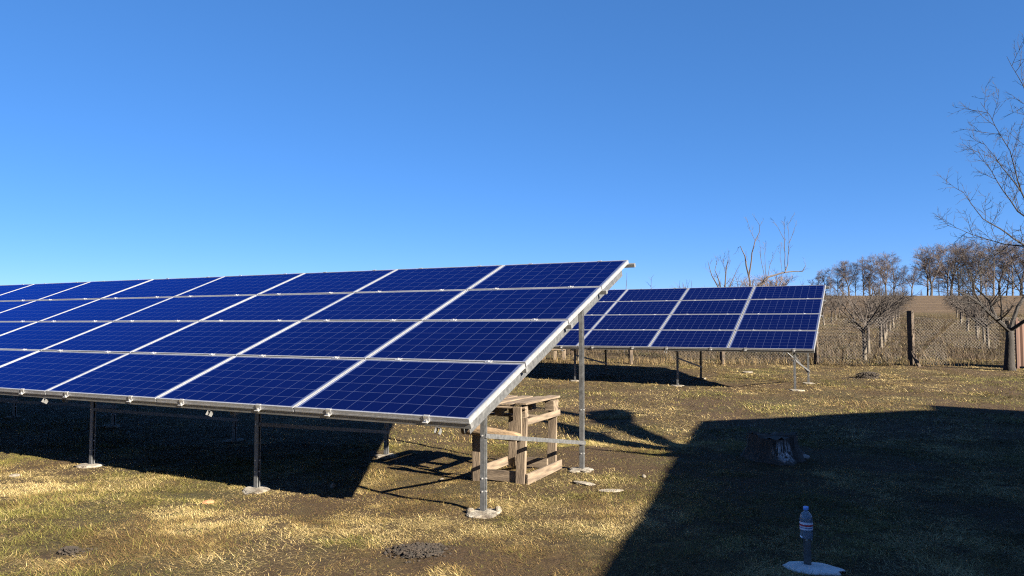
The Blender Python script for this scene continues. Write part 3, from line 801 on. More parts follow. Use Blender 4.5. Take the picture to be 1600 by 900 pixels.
def far_tree_mesh(seed, kind):
    rs = random.Random(seed)
    tb, cb = MB(), MB()
    if kind == 'tall':       # lime or birch with a high crown, 12 m
        pts, rad = limb(tb, rs, (0, 0, -0.3), (rs.uniform(-.05, .05), rs.uniform(-.05, .05), 1), 11.0, 0.21, 9, 0.05, 0.06, 6, 0.14)
        grow(cb, rs, pts, rad, 0, [(24, 3.6, 0.55, 50, 5, 0.13, 0.07, 4, 0.15, 0.03), (9, 1.8, 0.6, 44, 3, 0.18, 0.03, 3, 0.2, 0.022), (7, 1.0, 0.7, 40, 2, 0.2, -0.02, 3, 0.1, 0.017)])
    elif kind == 'fork':
        pts, rad = limb(tb, rs, (0, 0, -0.3), (0, 0, 1), 3.2, 0.26, 4, 0.04, 0.05, 6, 0.75)
        for a in range(3):
            az = a * 2.1 + rs.random()
            p2, r2 = limb(tb, rs, pts[-1], (0.36 * math.cos(az), 0.36 * math.sin(az), 1), 8.2, 0.15, 7, 0.08, 0.05, 5, 0.15)
            grow(cb, rs, p2, r2, 0, [(11, 3.0, 0.55, 48, 4, 0.14, 0.06, 4, 0.12, 0.03), (9, 1.6, 0.6, 44, 3, 0.18, 0.03, 3, 0.2, 0.022), (6, 1.0, 0.7, 40, 2, 0.2, -0.02, 3, 0.1, 0.017)])
    elif kind == 'thin':
        pts, rad = limb(tb, rs, (0, 0, -0.3), (rs.uniform(-.1, .1), 0, 1), 10.0, 0.13, 8, 0.06, 0.05, 5, 0.15)
        grow(cb, rs, pts, rad, 0, [(20, 2.4, 0.55, 44, 4, 0.13, 0.08, 3, 0.13, 0.025), (8, 1.3, 0.6, 42, 3, 0.18, 0.03, 3, 0.2, 0.02), (6, 0.9, 0.7, 40, 2, 0.2, -0.02, 3, 0.1, 0.016)])
    elif kind == 'round':    # bushy willow, 4.5 m
        pts, rad = limb(tb, rs, (0, 0, -0.3), (0, 0, 1), 1.2, 0.22, 3, 0.05, 0, 6, 0.8)
        for a in range(9):
            az = a * 0.7 + rs.random() * 0.4; sp = rs.uniform(0.3, 1.1)
            p2, r2 = limb(cb, rs, pts[-1], (sp * math.cos(az), sp * math.sin(az), 1), rs.uniform(2.6, 3.6), 0.09, 5, 0.1, 0.03, 4, 0.3)
            grow(cb, rs, p2, r2, 0, [(10, 1.4, 0.5, 40, 3, 0.15, 0.08, 3, 0.15, 0.02), (8, 0.9, 0.6, 36, 2, 0.18, 0.05, 3, 0.1, 0.013)])
    else:                    # small conifer
        pts, rad = limb(tb, rs, (0, 0, -0.2), (0, 0, 1), 3.0, 0.06, 4, 0.02, 0, 5, 0.2)
        for i in range(70):
            z = 0.2 + 2.7 * (i / 70); az = i * 2.4; L = 0.9 * (1 - z / 3.1) + 0.06
            limb(cb, rs, (0, 0, z), (math.cos(az), math.sin(az), -0.15), L, 0.05, 2, 0.1, 0, 3, 0.4)
    return tb, cb

ORD = ['first', 'second', 'third', 'fourth', 'fifth', 'sixth', 'seventh', 'eighth', 'ninth', 'tenth', 'eleventh', 'twelfth', 'thirteenth', 'fourteenth', 'fifteenth', 'sixteenth', 'seventeenth', 'eighteenth', 'nineteenth', 'twentieth',
       'twenty-first', 'twenty-second', 'twenty-third', 'twenty-fourth', 'twenty-fifth', 'twenty-sixth', 'twenty-seventh', 'twenty-eighth', 'twenty-ninth', 'thirtieth', 'thirty-first', 'thirty-second', 'thirty-third', 'thirty-fourth', 'thirty-fifth', 'thirty-sixth', 'thirty-seventh', 'thirty-eighth', 'thirty-ninth', 'fortieth', 'forty-first', 'forty-second', 'forty-third', 'forty-fourth', 'forty-fifth', 'forty-sixth', 'forty-seventh', 'forty-eighth']

proto = {}
for k, (kind, seed) in {'t1': ('tall', 1), 't2': ('tall', 2), 't3': ('tall', 9), 'f1': ('fork', 3), 'f2': ('fork', 4), 'n1': ('thin', 5), 'n2': ('thin', 6), 'c': ('cone', 8)}.items():
    tb, cb = far_tree_mesh(seed, kind)
    proto[k] = (tb.mesh('trunk', M['far_bark']), cb.mesh('crown', M['far_twig']))
# photo pixel of the trunk, pixel of the crown top
LINE = [(1268, 436, 'n1'), (1279, 428, 't2'), (1290, 421, 't1'), (1299, 420, 'n1'), (1310, 415, 't3'), (1318, 408, 'n2'), (1327, 409, 'f1'), (1337, 412, 'n1'), (1350, 404, 't1'), (1360, 405, 't2'), (1368, 416, 'n2'), (1375, 410, 'n1'),
        (1385, 399, 'f2'), (1397, 398, 't3'), (1411, 415, 'n2'), (1425, 417, 'f1'), (1440, 453, 'c'), (1450, 393, 't2'), (1456, 390, 'f2'), (1468, 408, 'n1'), (1481, 386, 't1'), (1487, 381, 'f1'), (1499, 380, 't3'), (1506, 386, 'n2'), (1522, 390, 'f2'),
        (1533, 383, 't2'), (1542, 386, 'n1'), (1553, 380, 't1'), (1562, 385, 'f1'), (1573, 384, 'n2'), (1583, 379, 't3'), (1596, 382, 'f2'), (1612, 384, 't1'), (1628, 380, 't2'), (1650, 386, 'f1'), (1672, 382, 't3')]
for i, (u, vt, k) in enumerate(LINE):
    d_ = 190 + random.uniform(-5, 9)
    x = (u - 800) / F * d_ * 1.0
    z = gz(x, d_)
    top_ = at(u, vt, d_).z
    t = empty('small_conifer' if k == 'c' else 'bare_tree', (x, d_, z), random.random() * 6.28)
    s_ = (top_ - z) / {'t': 12.2, 'f': 11.8, 'n': 11.0, 'c': 3.0}[k[0]]
    t.scale = (s_ * random.uniform(1.05, 1.4),) * 2 + (s_,)
    link('trunk', proto[k][0], t); link('crown', proto[k][1], t)
    if k == 'c': tag(t, 'tiny dark conifer in a gap of the far tree line', 'tree')
    else:
        where = 'beyond the right edge' if u > 1604 else 'on the rise'
        tag(t, f'{"thin" if k[0]=="n" else "forked" if k[0]=="f" else "tall"} bare tree, {ORD[i if i < 16 else i - 1]} from left in the far tree line {where}', 'tree', 'bare trees in the far tree line')

tb, cb = far_tree_mesh(21, 'round')
mt_, mc_ = tb.mesh('trunk', M['far_bark']), cb.mesh('crown', M['bush_twig'])
for u, d_, vt, w, lab in ((1178, 104, 434, 1.15, 'round bushy thicket behind the farther array, the left and redder one'), (1212, 100, 428, 1.35, 'round bushy thicket behind the farther array, the right and larger one')):
    x = (u - 800) / F * d_; z = gz(x, d_); top_ = at(u, vt, d_).z
    t = empty('thicket_bush', (x, d_, z), u); s_ = (top_ - z) / 4.4
    t.scale = (s_ * w, s_ * w, s_)
    link('trunk', mt_, t); link('crown', mc_, t); tag(t, lab, 'bush')

# orchard trees in rows beyond the fence, trunks limewashed
def orchard_tree(seed):
    rs = random.Random(seed)
    tb, wb, cb = MB(), MB(), MB()
    lean = (rs.uniform(-.08, .08), rs.uniform(-.08, .08), 1)
    pts, rad = limb(tb, rs, (0, 0, -0.1), lean, 0.98, 0.058, 4, 0.04, 0, 7, 0.8)
    wb.tube(pts[:3], [r * 1.06 for r in rad[:3]], 8, cap=False)
    for a in range(4):
        az = a * 1.6 + rs.random() * 0.6; sp = rs.uniform(0.5, 1.25)
        p2, r2 = limb(cb, rs, pts[-1] - Vector((0, 0, 0.12 * rs.random())), (sp * math.cos(az), sp * math.sin(az), 1), rs.uniform(1.1, 1.6), 0.036, 6, 0.16, 0.02, 5, 0.3)
        grow(cb, rs, p2, r2, 0, [(11, 0.66, 0.5, 55, 4, 0.22, 0.04, 3, 0.08, 0.009), (7, 0.34, 0.6, 48, 3, 0.22, 0.04, 3, 0.1, 0.0055)])
    return tb.mesh('trunk', M['bark'], True), wb.mesh('limewash', M['lime'], True), cb.mesh('crown', M['bark'])
OP = [orchard_tree(s) for s in (31, 32, 33, 34)]
ROWS = [(2.6, 9, 'leftmost orchard row'), (7.1, 12, 'second orchard row from left'), (11.5, 13, 'row beside the lone fence post'), (16.1, 12, 'row right of the lone post'), (20.6, 8, 'farthest right orchard row')]
for r_i, (x0, n_, lab) in enumerate(ROWS):
    for q in range(2 if r_i == 3 else 0, n_):
        y = 23.4 + q * 3.1 + random.uniform(-0.3, 0.3)
        x = x0 + (y - 24) * 0.555 + random.uniform(-0.2, 0.2)
        t = empty('orchard_tree', (x, y, gz(x, y)), random.random() * 6.28)
        s_ = random.uniform(0.9, 1.1) * (1.12 if q < 2 else 1.0); t.scale = (s_, s_, s_)
        a, b, c = OP[random.randrange(4)]
        tr = link('trunk', a, t); link('limewash', b, tr); link('crown', c, t)
        tag(t, f'limewashed orchard tree, {ORD[q]} from the fence in the {lab}', 'tree', 'limewashed orchard trees in rows')

# apple tree at the right edge, branches reaching into the sky
def hand_tree(name, label, base, trunk_pts, limbs, spec, rs_seed, mats=('bark', 'twig'), cat='tree', thin=1.0):
    rs = random.Random(rs_seed)
    root = empty(name, base); tag(root, label, cat)
    B = Vector(base)
    tb, cb = MB(), MB()
    tb.tube([Vector(p) - B for p, r in trunk_pts], [r for p, r in trunk_pts], 9)
    for L in limbs:
        pts = [Vector(p) - B for p, r in L]; rad = [r for p, r in L]
        # subdivide with wobble
        P2, R2 = [], []
        for i in range(len(pts) - 1):
            seg = (pts[i + 1] - pts[i]).length
            n_ = max(2, int(seg / 0.25))
            for q in range(n_):
                t = q / n_
                P2.append(pts[i].lerp(pts[i + 1], t) + (rv(rs) * 0.018 * min(1, seg) if q else Vector())); R2.append((rad[i] * (1 - t) + rad[i + 1] * t) * thin)
        P2.append(pts[-1]); R2.append(rad[-1] * thin)
        cb.tube(P2, R2, 6)
        grow(cb, rs, P2, R2, 0, spec)
    tb.build('trunk', M[mats[0]], root, smooth=True)
    cb.build('crown', M[mats[1]], root)
    return root
D = 20.0
bx, by = at(1577, 577, D).x, D
bz = gz(bx, by)
fk = at(1578, 517, D)
def A(u, v, dd=0.0): return at(u, v, D + dd)
limbs = [
    [(fk, 0.075), (A(1556, 498, -.3), 0.055), (A(1535, 478, -.6), 0.04), (A(1512, 462, -.9), 0.025), (A(1492, 452, -1.2), 0.010)],
    [(A(1556, 498, -.3), 0.05), (A(1546, 470, -.1), 0.035), (A(1524, 450, .3), 0.028), (A(1516, 425, .5), 0.018), (A(1505, 408, .6), 0.008)],
    [(A(1535, 478, -.6), 0.03), (A(1523, 458, -.4), 0.024), (A(1521, 440, -.2), 0.016), (A(1540, 410, 0), 0.010)],
    [(fk, 0.08), (A(1590, 480, .2), 0.06), (A(1606, 455, .4), 0.05), (A(1622, 420, .5), 0.045), (A(1618, 350, .4), 0.035), (A(1596, 300, .2), 0.024), (A(1566, 262, 0), 0.014), (A(1534, 220, -.2), 0.006)],
    [(A(1622, 420, .5), 0.04), (A(1604, 385, .0), 0.03), (A(1574, 365, -.4), 0.022), (A(1536, 342, -.7), 0.014), (A(1505, 300, -.9), 0.006)],
    [(A(1604, 385, .0), 0.025), (A(1570, 382, .6), 0.02), (A(1536, 372, 1.0), 0.013), (A(1480, 352, 1.3), 0.005)],
    [(A(1618, 350, .4), 0.03), (A(1590, 330, .8), 0.022), (A(1566, 296, 1.0), 0.015), (A(1530, 238, 1.2), 0.006)],
    [(A(1596, 300, .2), 0.02), (A(1578, 235, .0), 0.013), (A(1548, 182, -.2), 0.008), (A(1532, 160, -.3), 0.005)],
    [(A(1618, 350, .4), 0.035), (A(1636, 270, .5), 0.03), (A(1622, 190, .3), 0.02), (A(1598, 132, .1), 0.011), (A(1573, 88, 0), 0.005)],
    [(fk, 0.06), (A(1610, 495, -.5), 0.05), (A(1660, 450, -1), 0.035), (A(1720, 400, -1.4), 0.02), (A(1760, 340, -1.5), 0.008)],
    [(A(1622, 420, .5), 0.04), (A(1670, 350, 1), 0.03), (A(1700, 250, 1.2), 0.018), (A(1715, 150, 1.2), 0.007)],
]
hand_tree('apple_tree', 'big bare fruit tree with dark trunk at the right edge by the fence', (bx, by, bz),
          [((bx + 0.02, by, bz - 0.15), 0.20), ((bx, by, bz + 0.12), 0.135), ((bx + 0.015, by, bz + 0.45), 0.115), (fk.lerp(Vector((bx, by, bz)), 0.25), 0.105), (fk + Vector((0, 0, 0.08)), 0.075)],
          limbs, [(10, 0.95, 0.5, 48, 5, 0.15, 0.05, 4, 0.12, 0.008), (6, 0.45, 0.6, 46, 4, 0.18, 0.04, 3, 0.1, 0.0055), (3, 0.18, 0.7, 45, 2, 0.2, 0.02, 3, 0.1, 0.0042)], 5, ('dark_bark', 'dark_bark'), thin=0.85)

# old tree with tall shoots behind the farther array
D = 30.0
bx, by = at(1176, 540, D).x, D; bz = gz(bx, by)
fk = Vector((bx, by, bz + 1.4))
limbs = [
    [(fk, 0.09), (A(1172, 440), 0.06), (A(1166, 415), 0.05), (A(1164, 400), 0.035), (A(1157, 385), 0.022), (A(1152, 388, .2), 0.008)],
    [(A(1170, 432), 0.05), (A(1175, 395), 0.04), (A(1180, 376), 0.03), (A(1187, 362), 0.02), (A(1187, 352), 0.014), (A(1180, 341), 0.005)],
    [(A(1180, 376), 0.015), (A(1173, 362), 0.010), (A(1168, 346), 0.004)],
    [(fk, 0.10), (A(1186, 446, -.3), 0.075), (A(1200, 433, -.3), 0.065), (A(1220, 427, -.2), 0.05), (A(1240, 424, 0), 0.04), (A(1254, 424, .1), 0.03), (A(1259, 415, .1), 0.012)],
    [(A(1226, 426, -.2), 0.035), (A(1231, 413), 0.03), (A(1233, 380), 0.018), (A(1242, 355), 0.008), (A(1246, 349), 0.004)],
    [(A(1227, 422), 0.03), (A(1226, 375), 0.018), (A(1216, 356), 0.01), (A(1208, 344), 0.004)],
    [(A(1226, 375), 0.012), (A(1226, 345), 0.004)], [(A(1233, 380), 0.014), (A(1231, 352), 0.008), (A(1238, 338), 0.004)],
    [(A(1195, 436), 0.02), (A(1188, 400), 0.012), (A(1187, 375), 0.005)], [(A(1197, 434), 0.018), (A(1195, 398), 0.010), (A(1198, 377), 0.004)],
    [(A(1200, 432), 0.018), (A(1204, 410), 0.010), (A(1215, 385), 0.004)], [(A(1222, 426), 0.012), (A(1219, 400), 0.007), (A(1220, 386), 0.003)],
]
hand_tree('shoot_tree', 'old bare tree with tall upright shoots and one arching limb behind the farther array', (bx, by, bz),
          [((bx, by, bz - 0.1), 0.17), ((bx, by, bz + 0.6), 0.14), (fk, 0.13)], limbs,
          [(4, 0.45, 0.4, 30, 4, 0.10, 0.10, 3, 0.2, 0.006), (2, 0.2, 0.6, 40, 2, 0.15, 0.08, 3, 0.2, 0.005)], 8, thin=0.62)
bx, by = at(1130, 540, D).x, D; bz = gz(bx, by)
fk = Vector((bx, by, bz + 1.0))
limbs = [[(fk, 0.07), (A(1122, 448), 0.05), (A(1112, 430), 0.03), (A(1106, 408), 0.01)], [(fk, 0.06), (A(1124, 440), 0.04), (A(1117, 422), 0.02), (A(1122, 400), 0.006)],
         [(fk, 0.07), (A(1133, 445), 0.05), (A(1135, 418), 0.03), (A(1138, 402), 0.008)], [(A(1134, 430), 0.02), (A(1130, 405), 0.006)],
         [(fk, 0.06), (A(1140, 448), 0.04), (A(1147, 432), 0.02), (A(1152, 420), 0.006)], [(fk, 0.05), (A(1155, 450, .4), 0.03), (A(1166, 436, .5), 0.008)]]
hand_tree('shoot_tree', 'smaller bare many-stemmed tree left of the arching one behind the farther array', (bx, by, bz),
          [((bx, by, bz - 0.1), 0.12), ((bx, by, bz + 0.5), 0.10), (fk, 0.09)], limbs,
          [(7, 0.5, 0.4, 32, 4, 0.12, 0.10, 3, 0.2, 0.006), (3, 0.25, 0.6, 40, 2, 0.15, 0.08, 3, 0.2, 0.0045)], 9, thin=0.6)
# slim saplings poking above the farther array
for (u, vt, d_, lab, sd) in ((1012, 432, 27, 'slim sapling with a branching tip above the farther array', 3), (975, 424, 26, 'single thin sapling stem beside the near array top corner', 4), (1087, 436, 28, 'thin leaning sapling left of the many-stemmed tree', 5)):
    tp = at(u, vt, d_); x, z = tp.x, gz(tp.x, d_)
    rs = random.Random(sd)
    t = empty('sapling', (x, d_, z)); tag(t, lab, 'sapling')
    tb, cb = MB(), MB()
    Lh = tp.z - z
    pts, rad = limb(tb, rs, (0, 0, -0.1), (0, 0, 1), Lh * 0.85, 0.022, 8, 0.03, 0.02, 5, 0.4)
    p2, r2 = limb(cb, rs, pts[-1], pts[-1] - pts[-2], Lh * 0.17, 0.009, 3, 0.05, 0.02, 4, 0.5)
    if sd == 3: grow(cb, rs, p2, r2, 0, [(6, 0.32, 0.7, 45, 3, 0.1, 0.08, 3, 0.0, 0.006)])
    tb.build('trunk', M['twig'], t); cb.build('crown', M['twig'], t)

# yard tree beside the house, out of frame; its forked limbs throw the streaks across the grass
def sh(u, v, h):
    x, y = px(u, v); s_ = h / TAN_EL
    return Vector((x + SX * s_, y + SY * s_, h))
t0 = sh(1085, 705, 2.15)
bx, by = t0.x - 0.15, t0.y - 0.35
limbs = [[(t0, 0.09), (sh(1030, 690, 2.6), 0.085), (sh(985, 672, 3.1), 0.10), (sh(945, 655, 3.6), 0.10), (sh(905, 648, 4.0), 0.08), (sh(865, 641, 4.5), 0.06), (sh(800, 632, 5.2), 0.015)],
         [(t0, 0.085), (sh(1040, 702, 2.5), 0.085), (sh(990, 695, 2.8), 0.12), (sh(935, 686, 3.2), 0.11), (sh(890, 668, 3.8), 0.09), (sh(862, 660, 4.2), 0.07), (sh(790, 645, 5.0), 0.015)],
         [(t0, 0.05), (sh(1035, 711, 2.3), 0.035), (sh(985, 707, 2.6), 0.03), (sh(940, 703, 2.8), 0.008)],
         [(sh(955, 660, 3.5), 0.10), (sh(945, 646, 3.8), 0.15), (sh(960, 638, 4.0), 0.05)]]
hand_tree('yard_tree', 'bare forked yard tree beside the house, beyond the right edge', (bx, by, gz(bx, by)),
          [((bx, by, -0.1), 0.16), ((bx, by, 0.8), 0.12), (t0, 0.10)], limbs, [(3, 0.5, 0.35, 45, 4, 0.12, 0.08, 4, 0.4, 0.012)], 6, thin=1.35)

# ------------------------------------------------------------------ fence
fe = empty('wire_fence', (9.0, 22.0, gz(9.0, 22.0)))
tag(fe, 'chain link fence on weathered posts between the yard and the orchard', 'fence')
FB = Vector(fe.location)
def fence_y(x): return 22.4 - 0.075 * (x - 3)
x_ref = (1415 - 800) / F * 22.0
for i in range(-3, 4):
    x = x_ref + i * 2.72
    y = fence_y(x)
    mb = MB(); rs = random.Random(i + 50)
    tall = i == 0
    w = 0.075 if tall else 0.055
    mb.box((-w, -w, -0.3), (w, w, 1.55 + (0.05 if tall else rs.uniform(-0.25, -0.1))))
    o = mb.build('post', M['post_conc'], fe, Vector((x, y, gz(x, y))) - FB, (rs.uniform(-.02, .02), rs.uniform(-.02, .02), rs.random()), bevel=0.012)
    if tall:
        o['label'] = 'thick rough brown fence post standing alone in view'
        bar('strut', fe, Vector((x - 0.02, y - 0.5, gz(x, y) - 0.1)) - FB, Vector((x - 0.02, y - 0.05, gz(x, y) + 0.40)) - FB, 0.08, 0.06, M['post_conc'])
xa, xb = x_ref - 3 * 2.72, x_ref + 3 * 2.72
FH, CELL = 1.38, 0.09
wv_, wf = [], []
def wire(p, q, r_=0.0014):
    n = len(wv_); d = (q - p).normalized(); u_ = Vector((0, 1, 0)); w_ = d.cross(u_).normalized()
    for c in (p, q):
        for k in range(3):
            a = k * 2.094
            wv_.append(tuple(c + (u_ * math.cos(a) + w_ * math.sin(a)) * r_))
    for k in range(3): wf.append((n + k, n + (k + 1) % 3, n + 3 + (k + 1) % 3, n + 3 + k))
nx_ = int((xb - xa) / CELL)
for i in range(nx_):
    for sgn in (1, -1):
        x0 = xa + i * CELL; x1 = x0 + sgn * FH
        if x1 < xa or x1 > xb: continue
        segs = 4
        prev = None
        for s_ in range(segs + 1):
            t = s_ / segs; x = x0 + (x1 - x0) * t
            sag = 0.03 * math.sin(x * 2.3) * t
            y = fence_y(x) + 0.09 + 0.015 * math.sin(x * 5 + t * 3)
            z = gz(x, y) + 0.02 + FH * t + sag
            c = Vector((x, y, z)) - FB
            if prev is not None: wire(prev, c)
            prev = c
mesh_ = bpy.data.meshes.new('wire_mesh'); mesh_.from_pydata(wv_, [], wf); mesh_.materials.append(M['wire'])
o = link('wire_mesh', mesh_, fe); o['kind'] = 'stuff'
# rusty sheet gate at the right edge
gp = at(1592, 575, 20.6)
rg = empty('sheet_gate', (gp.x, 20.6, gz(gp.x, 20.6)), -0.1)
tag(rg, 'rusty brown sheet metal gate cut off by the right edge', 'gate')
sgm = MB(); prof = []
for i in range(24):
    x = i * 0.06; prof.append((x, 0.012 if i % 2 else -0.012))
for i, (x, y) in enumerate(prof): sgm.v += [(x, y, 0.06), (x, y, 1.32)]
for i in range(23): sgm.f.append((2*i, 2*i+2, 2*i+3, 2*i+1)); sgm.m.append(0)
o = sgm.build('sheet', M['rust'], rg); so = o.modifiers.new('s', 'SOLIDIFY'); so.thickness = 0.003
for x in (-0.03, 1.41): MB().box((x - 0.03, -0.035, -0.2), (x + 0.03, 0.035, 1.42)).build('gate_post', M['rust'], rg)
for z in (0.25, 1.1): MB().box((0.0, 0.014, z), (1.38, 0.05, z + 0.05)).build('crossbar', M['rust'], rg)

# ------------------------------------------------------------------ grass
def blades(name, label, x, y, L, W, az, lean, bend, colr, segs=2, sink=0.003):
    n = len(x)
    z = gmesh(x, y) - sink
    base = np.stack([x, y, z], 1)
    hd = np.stack([np.cos(az), np.sin(az), np.zeros(n)], 1)
    sd = np.stack([-np.sin(az), np.cos(az), np.zeros(n)], 1)
    up = np.array([0, 0, 1.0])
    l1 = lean; l2 = np.minimum(lean + bend, R(100))
    d1 = hd * np.sin(l1)[:, None] + up * np.cos(l1)[:, None]
    d2 = hd * np.sin(l2)[:, None] + up * np.cos(l2)[:, None]
    if segs == 2:
        mid = base + d1 * (L * 0.5)[:, None]; tip = mid + d2 * (L * 0.5)[:, None]
        tip[:, 2] = np.maximum(tip[:, 2], gmesh(tip[:, 0], tip[:, 1]) + 0.005)
        V = np.stack([base - sd * (W / 2)[:, None], base + sd * (W / 2)[:, None], mid + sd * (W * 0.42)[:, None], mid - sd * (W * 0.42)[:, None], tip], 1)
        nv = 5
        idx = np.arange(n)[:, None] * 5
        loops = np.concatenate([idx + np.array([0, 1, 2, 3]), idx + np.array([3, 2, 4])], 1).ravel()
        tot = np.tile([4, 3], n)
    else:
        tip = base + (d1 + d2) * (L * 0.5)[:, None]
        tip[:, 2] = np.maximum(tip[:, 2], gmesh(tip[:, 0], tip[:, 1]) + 0.006)
        V = np.stack([base - sd * (W / 2)[:, None], base + sd * (W / 2)[:, None], tip], 1)
        nv = 3
        loops = np.arange(3 * n); tot = np.full(n, 3)
    me = bpy.data.meshes.new(name)
    me.vertices.add(n * nv); me.vertices.foreach_set('co', V.ravel())
    me.loops.add(len(loops)); me.loops.foreach_set('vertex_index', loops.astype(np.int32))
    st_ = np.concatenate([[0], np.cumsum(tot)[:-1]])
    me.polygons.add(len(tot)); me.polygons.foreach_set('loop_start', st_.astype(np.int32)); me.polygons.foreach_set('loop_total', tot.astype(np.int32))
    me.update()
    ca = me.color_attributes.new('Col', 'FLOAT_COLOR', 'POINT')
    c4 = np.concatenate([colr, np.ones((n, 1))], 1)
    ca.data.foreach_set('color', np.repeat(c4, nv, 0).ravel().astype(np.float32))
    me.materials.append(M['grass'])
    return tag(link(name, me), label, 'grass', kind='stuff')

STRAW = np.array([[0.055, 0.036, 0.016], [0.10, 0.067, 0.030], [0.155, 0.112, 0.050], [0.205, 0.158, 0.078], [0.265, 0.212, 0.115], [0.335, 0.28, 0.17]])
GREEN = np.array([[0.055, 0.058, 0.014], [0.085, 0.085, 0.022], [0.115, 0.11, 0.034]])
def colours(n, greenness, tone=0.55):
    k = np.clip((tone + rng.normal(0, 0.22, n)) * 6, 0, 5.99).astype(int)
    c = STRAW[k]
    gsel = rng.random(n) < greenness
    c = np.where(gsel[:, None], GREEN[rng.integers(0, 3, n)], c)
    return c * rng.uniform(0.8, 1.15, (n, 1)) * np.array([1.06, 1.0, 0.80])
def scatter(n, y0, y1, mL=1.6, mR=1.6):
    """points over the visible wedge (with margin), even density"""
    out_x, out_y = [], []
    got = 0
    while got < n:
        y = rng.uniform(y0, y1, n); x = rng.uniform(-1, 1, n)
        lim = 0.76 * y + 1.0
        k = rng.random(n) < lim / (0.76 * y1 + 1.0)
        out_x.append((x * lim)[k]); out_y.append(y[k]); got += k.sum()
    return np.concatenate(out_x)[:n], np.concatenate(out_y)[:n]
def green_field(x, y):
    gf = np.clip((fbm(x * 0.55 + 3, y * 0.55, 23, 4) - 0.50) / 0.14, 0, 1) * 0.65 + 0.18
    for u, v, r_ in ((330, 795, 0.25), (10, 820, 0.5), (980, 450, 0.1), (1010, 765, 0.12), (780, 812, 0.2), (720, 860, 0.25), (870, 770, 0.5), (190, 740, 0.6), (930, 590, 0.8), (540, 850, 0.3)):
        if v < 520: continue
        cx, cy = px(u, v)
        gf = np.maximum(gf, 0.85 * np.clip(1.2 - np.hypot(x - cx, (y - cy) * 1.2) / r_, 0, 1))
    return gf
def make_grass(name, label, n, y0, y1, Lr, Wr, segs, dens_pow=1.0, greenk=1.0, tall=0.0, tone=0.0):
    x, y = scatter(n, y0, y1)
    br_ = bare(x, y)
    tuft = fbm(x * 1.6, y * 1.6, 77, 3)
    clump = fbm(x * 7.0, y * 7.0, 88, 2)
    keep = rng.random(n) > np.clip(br_ * 0.92, 0, 0.9)
    keep &= rng.random(n) < np.clip(0.35 + 1.9 * (clump - 0.25), 0.15, 1)
    x, y, tuft, clump = x[keep], y[keep], tuft[keep], clump[keep]
    m_ = len(x)
    gf = green_field(x, y) * greenk
    L = rng.uniform(*Lr, m_) * (0.5 + 0.8 * np.clip((tuft - 0.3) / 0.4, 0, 1)) * (0.7 + 0.6 * clump)
    W = rng.uniform(*Wr, m_)
    swirl = fbm(x * 0.9, y * 0.9, 99, 3) * 9
    az = swirl + rng.normal(0, 1.5, m_)
    isg = rng.random(m_)
    lean = np.clip(rng.normal(R(72), R(14 if tall > -0.2 else 6), m_), R(8), R(90)) - tall * R(35)
    lean = np.clip(np.where(gf > 0.4, lean * 0.85, lean), R(5), R(89))
    bend = rng.uniform(R(5), R(45), m_)
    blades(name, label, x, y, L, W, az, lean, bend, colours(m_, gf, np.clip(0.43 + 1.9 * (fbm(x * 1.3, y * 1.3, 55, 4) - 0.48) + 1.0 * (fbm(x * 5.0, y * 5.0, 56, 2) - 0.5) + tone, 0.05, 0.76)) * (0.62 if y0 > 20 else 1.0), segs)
make_grass('dry_grass', 'matted straw coloured grass with green tufts in the foreground', 1300000, 3.6, 9.2, (0.018, 0.060), (0.002, 0.0042), 1)
make_grass('straw_strands', 'long pale straw strands lying flat over the foreground turf', 150000, 3.6, 9.5, (0.04, 0.10), (0.0016, 0.0028), 2, greenk=0.15, tall=-0.4, tone=0.1)
make_grass('short_grass', 'short dry grass around and between the two solar arrays', 750000, 9.0, 24.0, (0.03, 0.085), (0.0045, 0.010), 1)
make_grass('meadow_grass', 'rough dead grass of the orchard beyond the fence', 170000, 22.3, 62.0, (0.06, 0.18), (0.010, 0.024), 1, greenk=0.5, tall=0.4)
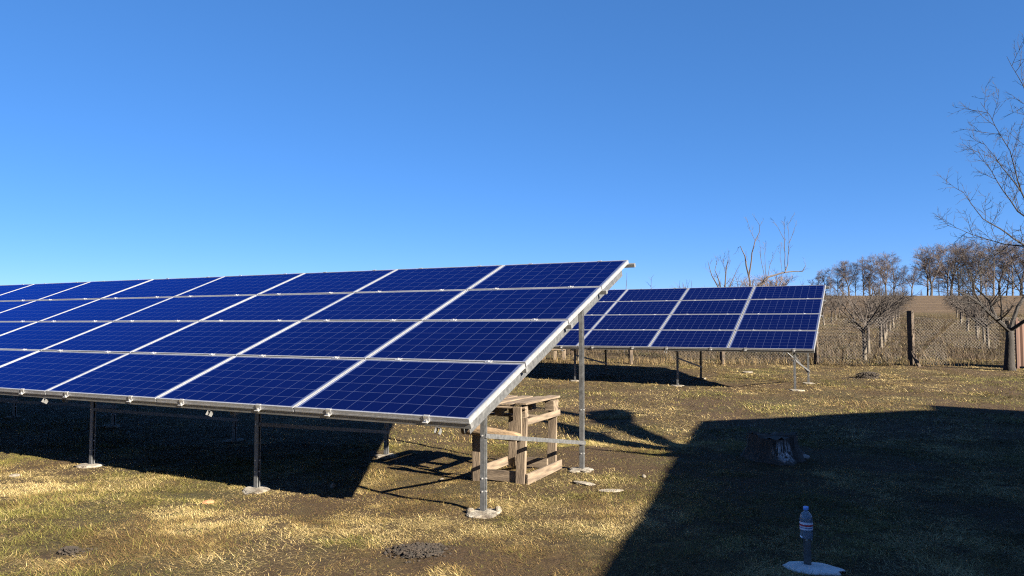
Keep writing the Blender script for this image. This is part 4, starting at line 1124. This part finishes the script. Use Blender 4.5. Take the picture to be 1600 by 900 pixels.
# taller weeds along the fence line
n_ = 7000
x = rng.uniform(-2, 24, n_); y = 22.4 - 0.075 * (x - 3) + rng.normal(0.25, 0.45, n_)
k = rng.random(n_) < np.clip((fbm(x * 0.8, y * 0.8, 13, 3) - 0.30) / 0.3, 0.1, 1); x, y = x[k], y[k]; n_ = len(x)
blades('fence_weeds', 'tall dead brown weeds along the foot of the wire fence', x, y, rng.uniform(0.08, 0.30, n_), rng.uniform(0.005, 0.011, n_), rng.uniform(0, 6.28, n_), np.abs(rng.normal(0, R(28), n_)), rng.uniform(0, R(35), n_), STRAW[rng.choice([0, 0, 1, 2], n_)] * rng.uniform(0.6, 1.0, (n_, 1)), 2)
# upright tufts: dark weed clumps in the yard
tx, ty = [], []
for u, v, r_, c_ in ((955, 652, 0.22, 900), (880, 655, 0.3, 700), (900, 672, 0.3, 500), (985, 668, 0.25, 400), (1335, 632, 0.5, 500), (1290, 628, 0.6, 500), (960, 590, 0.3, 300), (745, 690, 0.25, 250), (1190, 640, 0.4, 250), (770, 600, 0.4, 300), (560, 745, 0.25, 400), (1380, 590, 0.4, 300), (1310, 580, 0.5, 400)):
    cx, cy = px(u, v)
    a = rng.uniform(0, 6.28, c_); rr_ = r_ * np.sqrt(rng.random(c_))
    tx.append(cx + rr_ * np.cos(a) * 1.3); ty.append(cy + rr_ * np.sin(a))
x = np.concatenate(tx); y = np.concatenate(ty); n_ = len(x)
blades('grass_tufts', 'scattered upright tufts of taller dead grass in the yard', x, y, rng.uniform(0.04, 0.12, n_), rng.uniform(0.0022, 0.0045, n_), rng.uniform(0, 6.28, n_), np.abs(rng.normal(R(62), R(16), n_)), rng.uniform(0, R(50), n_), colours(n_, 0.2, 0.45), 2)

# dark brambles and dead stems in patches beyond the fence
n_ = 90000
x = rng.uniform(2, 46, n_); y = rng.uniform(22.9, 62, n_)
k = rng.random(n_) < np.clip((fbm(x * 0.22, y * 0.22, 29, 4) - 0.47) / 0.10, 0.02, 1); x, y = x[k], y[k]; n_ = len(x)
blades('brambles', 'dark bramble patches and dead stems among the orchard rows', x, y, rng.uniform(0.10, 0.45, n_), rng.uniform(0.010, 0.022, n_), rng.uniform(0, 6.28, n_), np.abs(rng.normal(R(25), R(25), n_)), rng.uniform(0, R(50), n_), np.array([[0.036, 0.025, 0.015], [0.06, 0.042, 0.025], [0.028, 0.02, 0.013]])[rng.integers(0, 3, n_)] * rng.uniform(0.6, 1.2, (n_, 1)), 1)
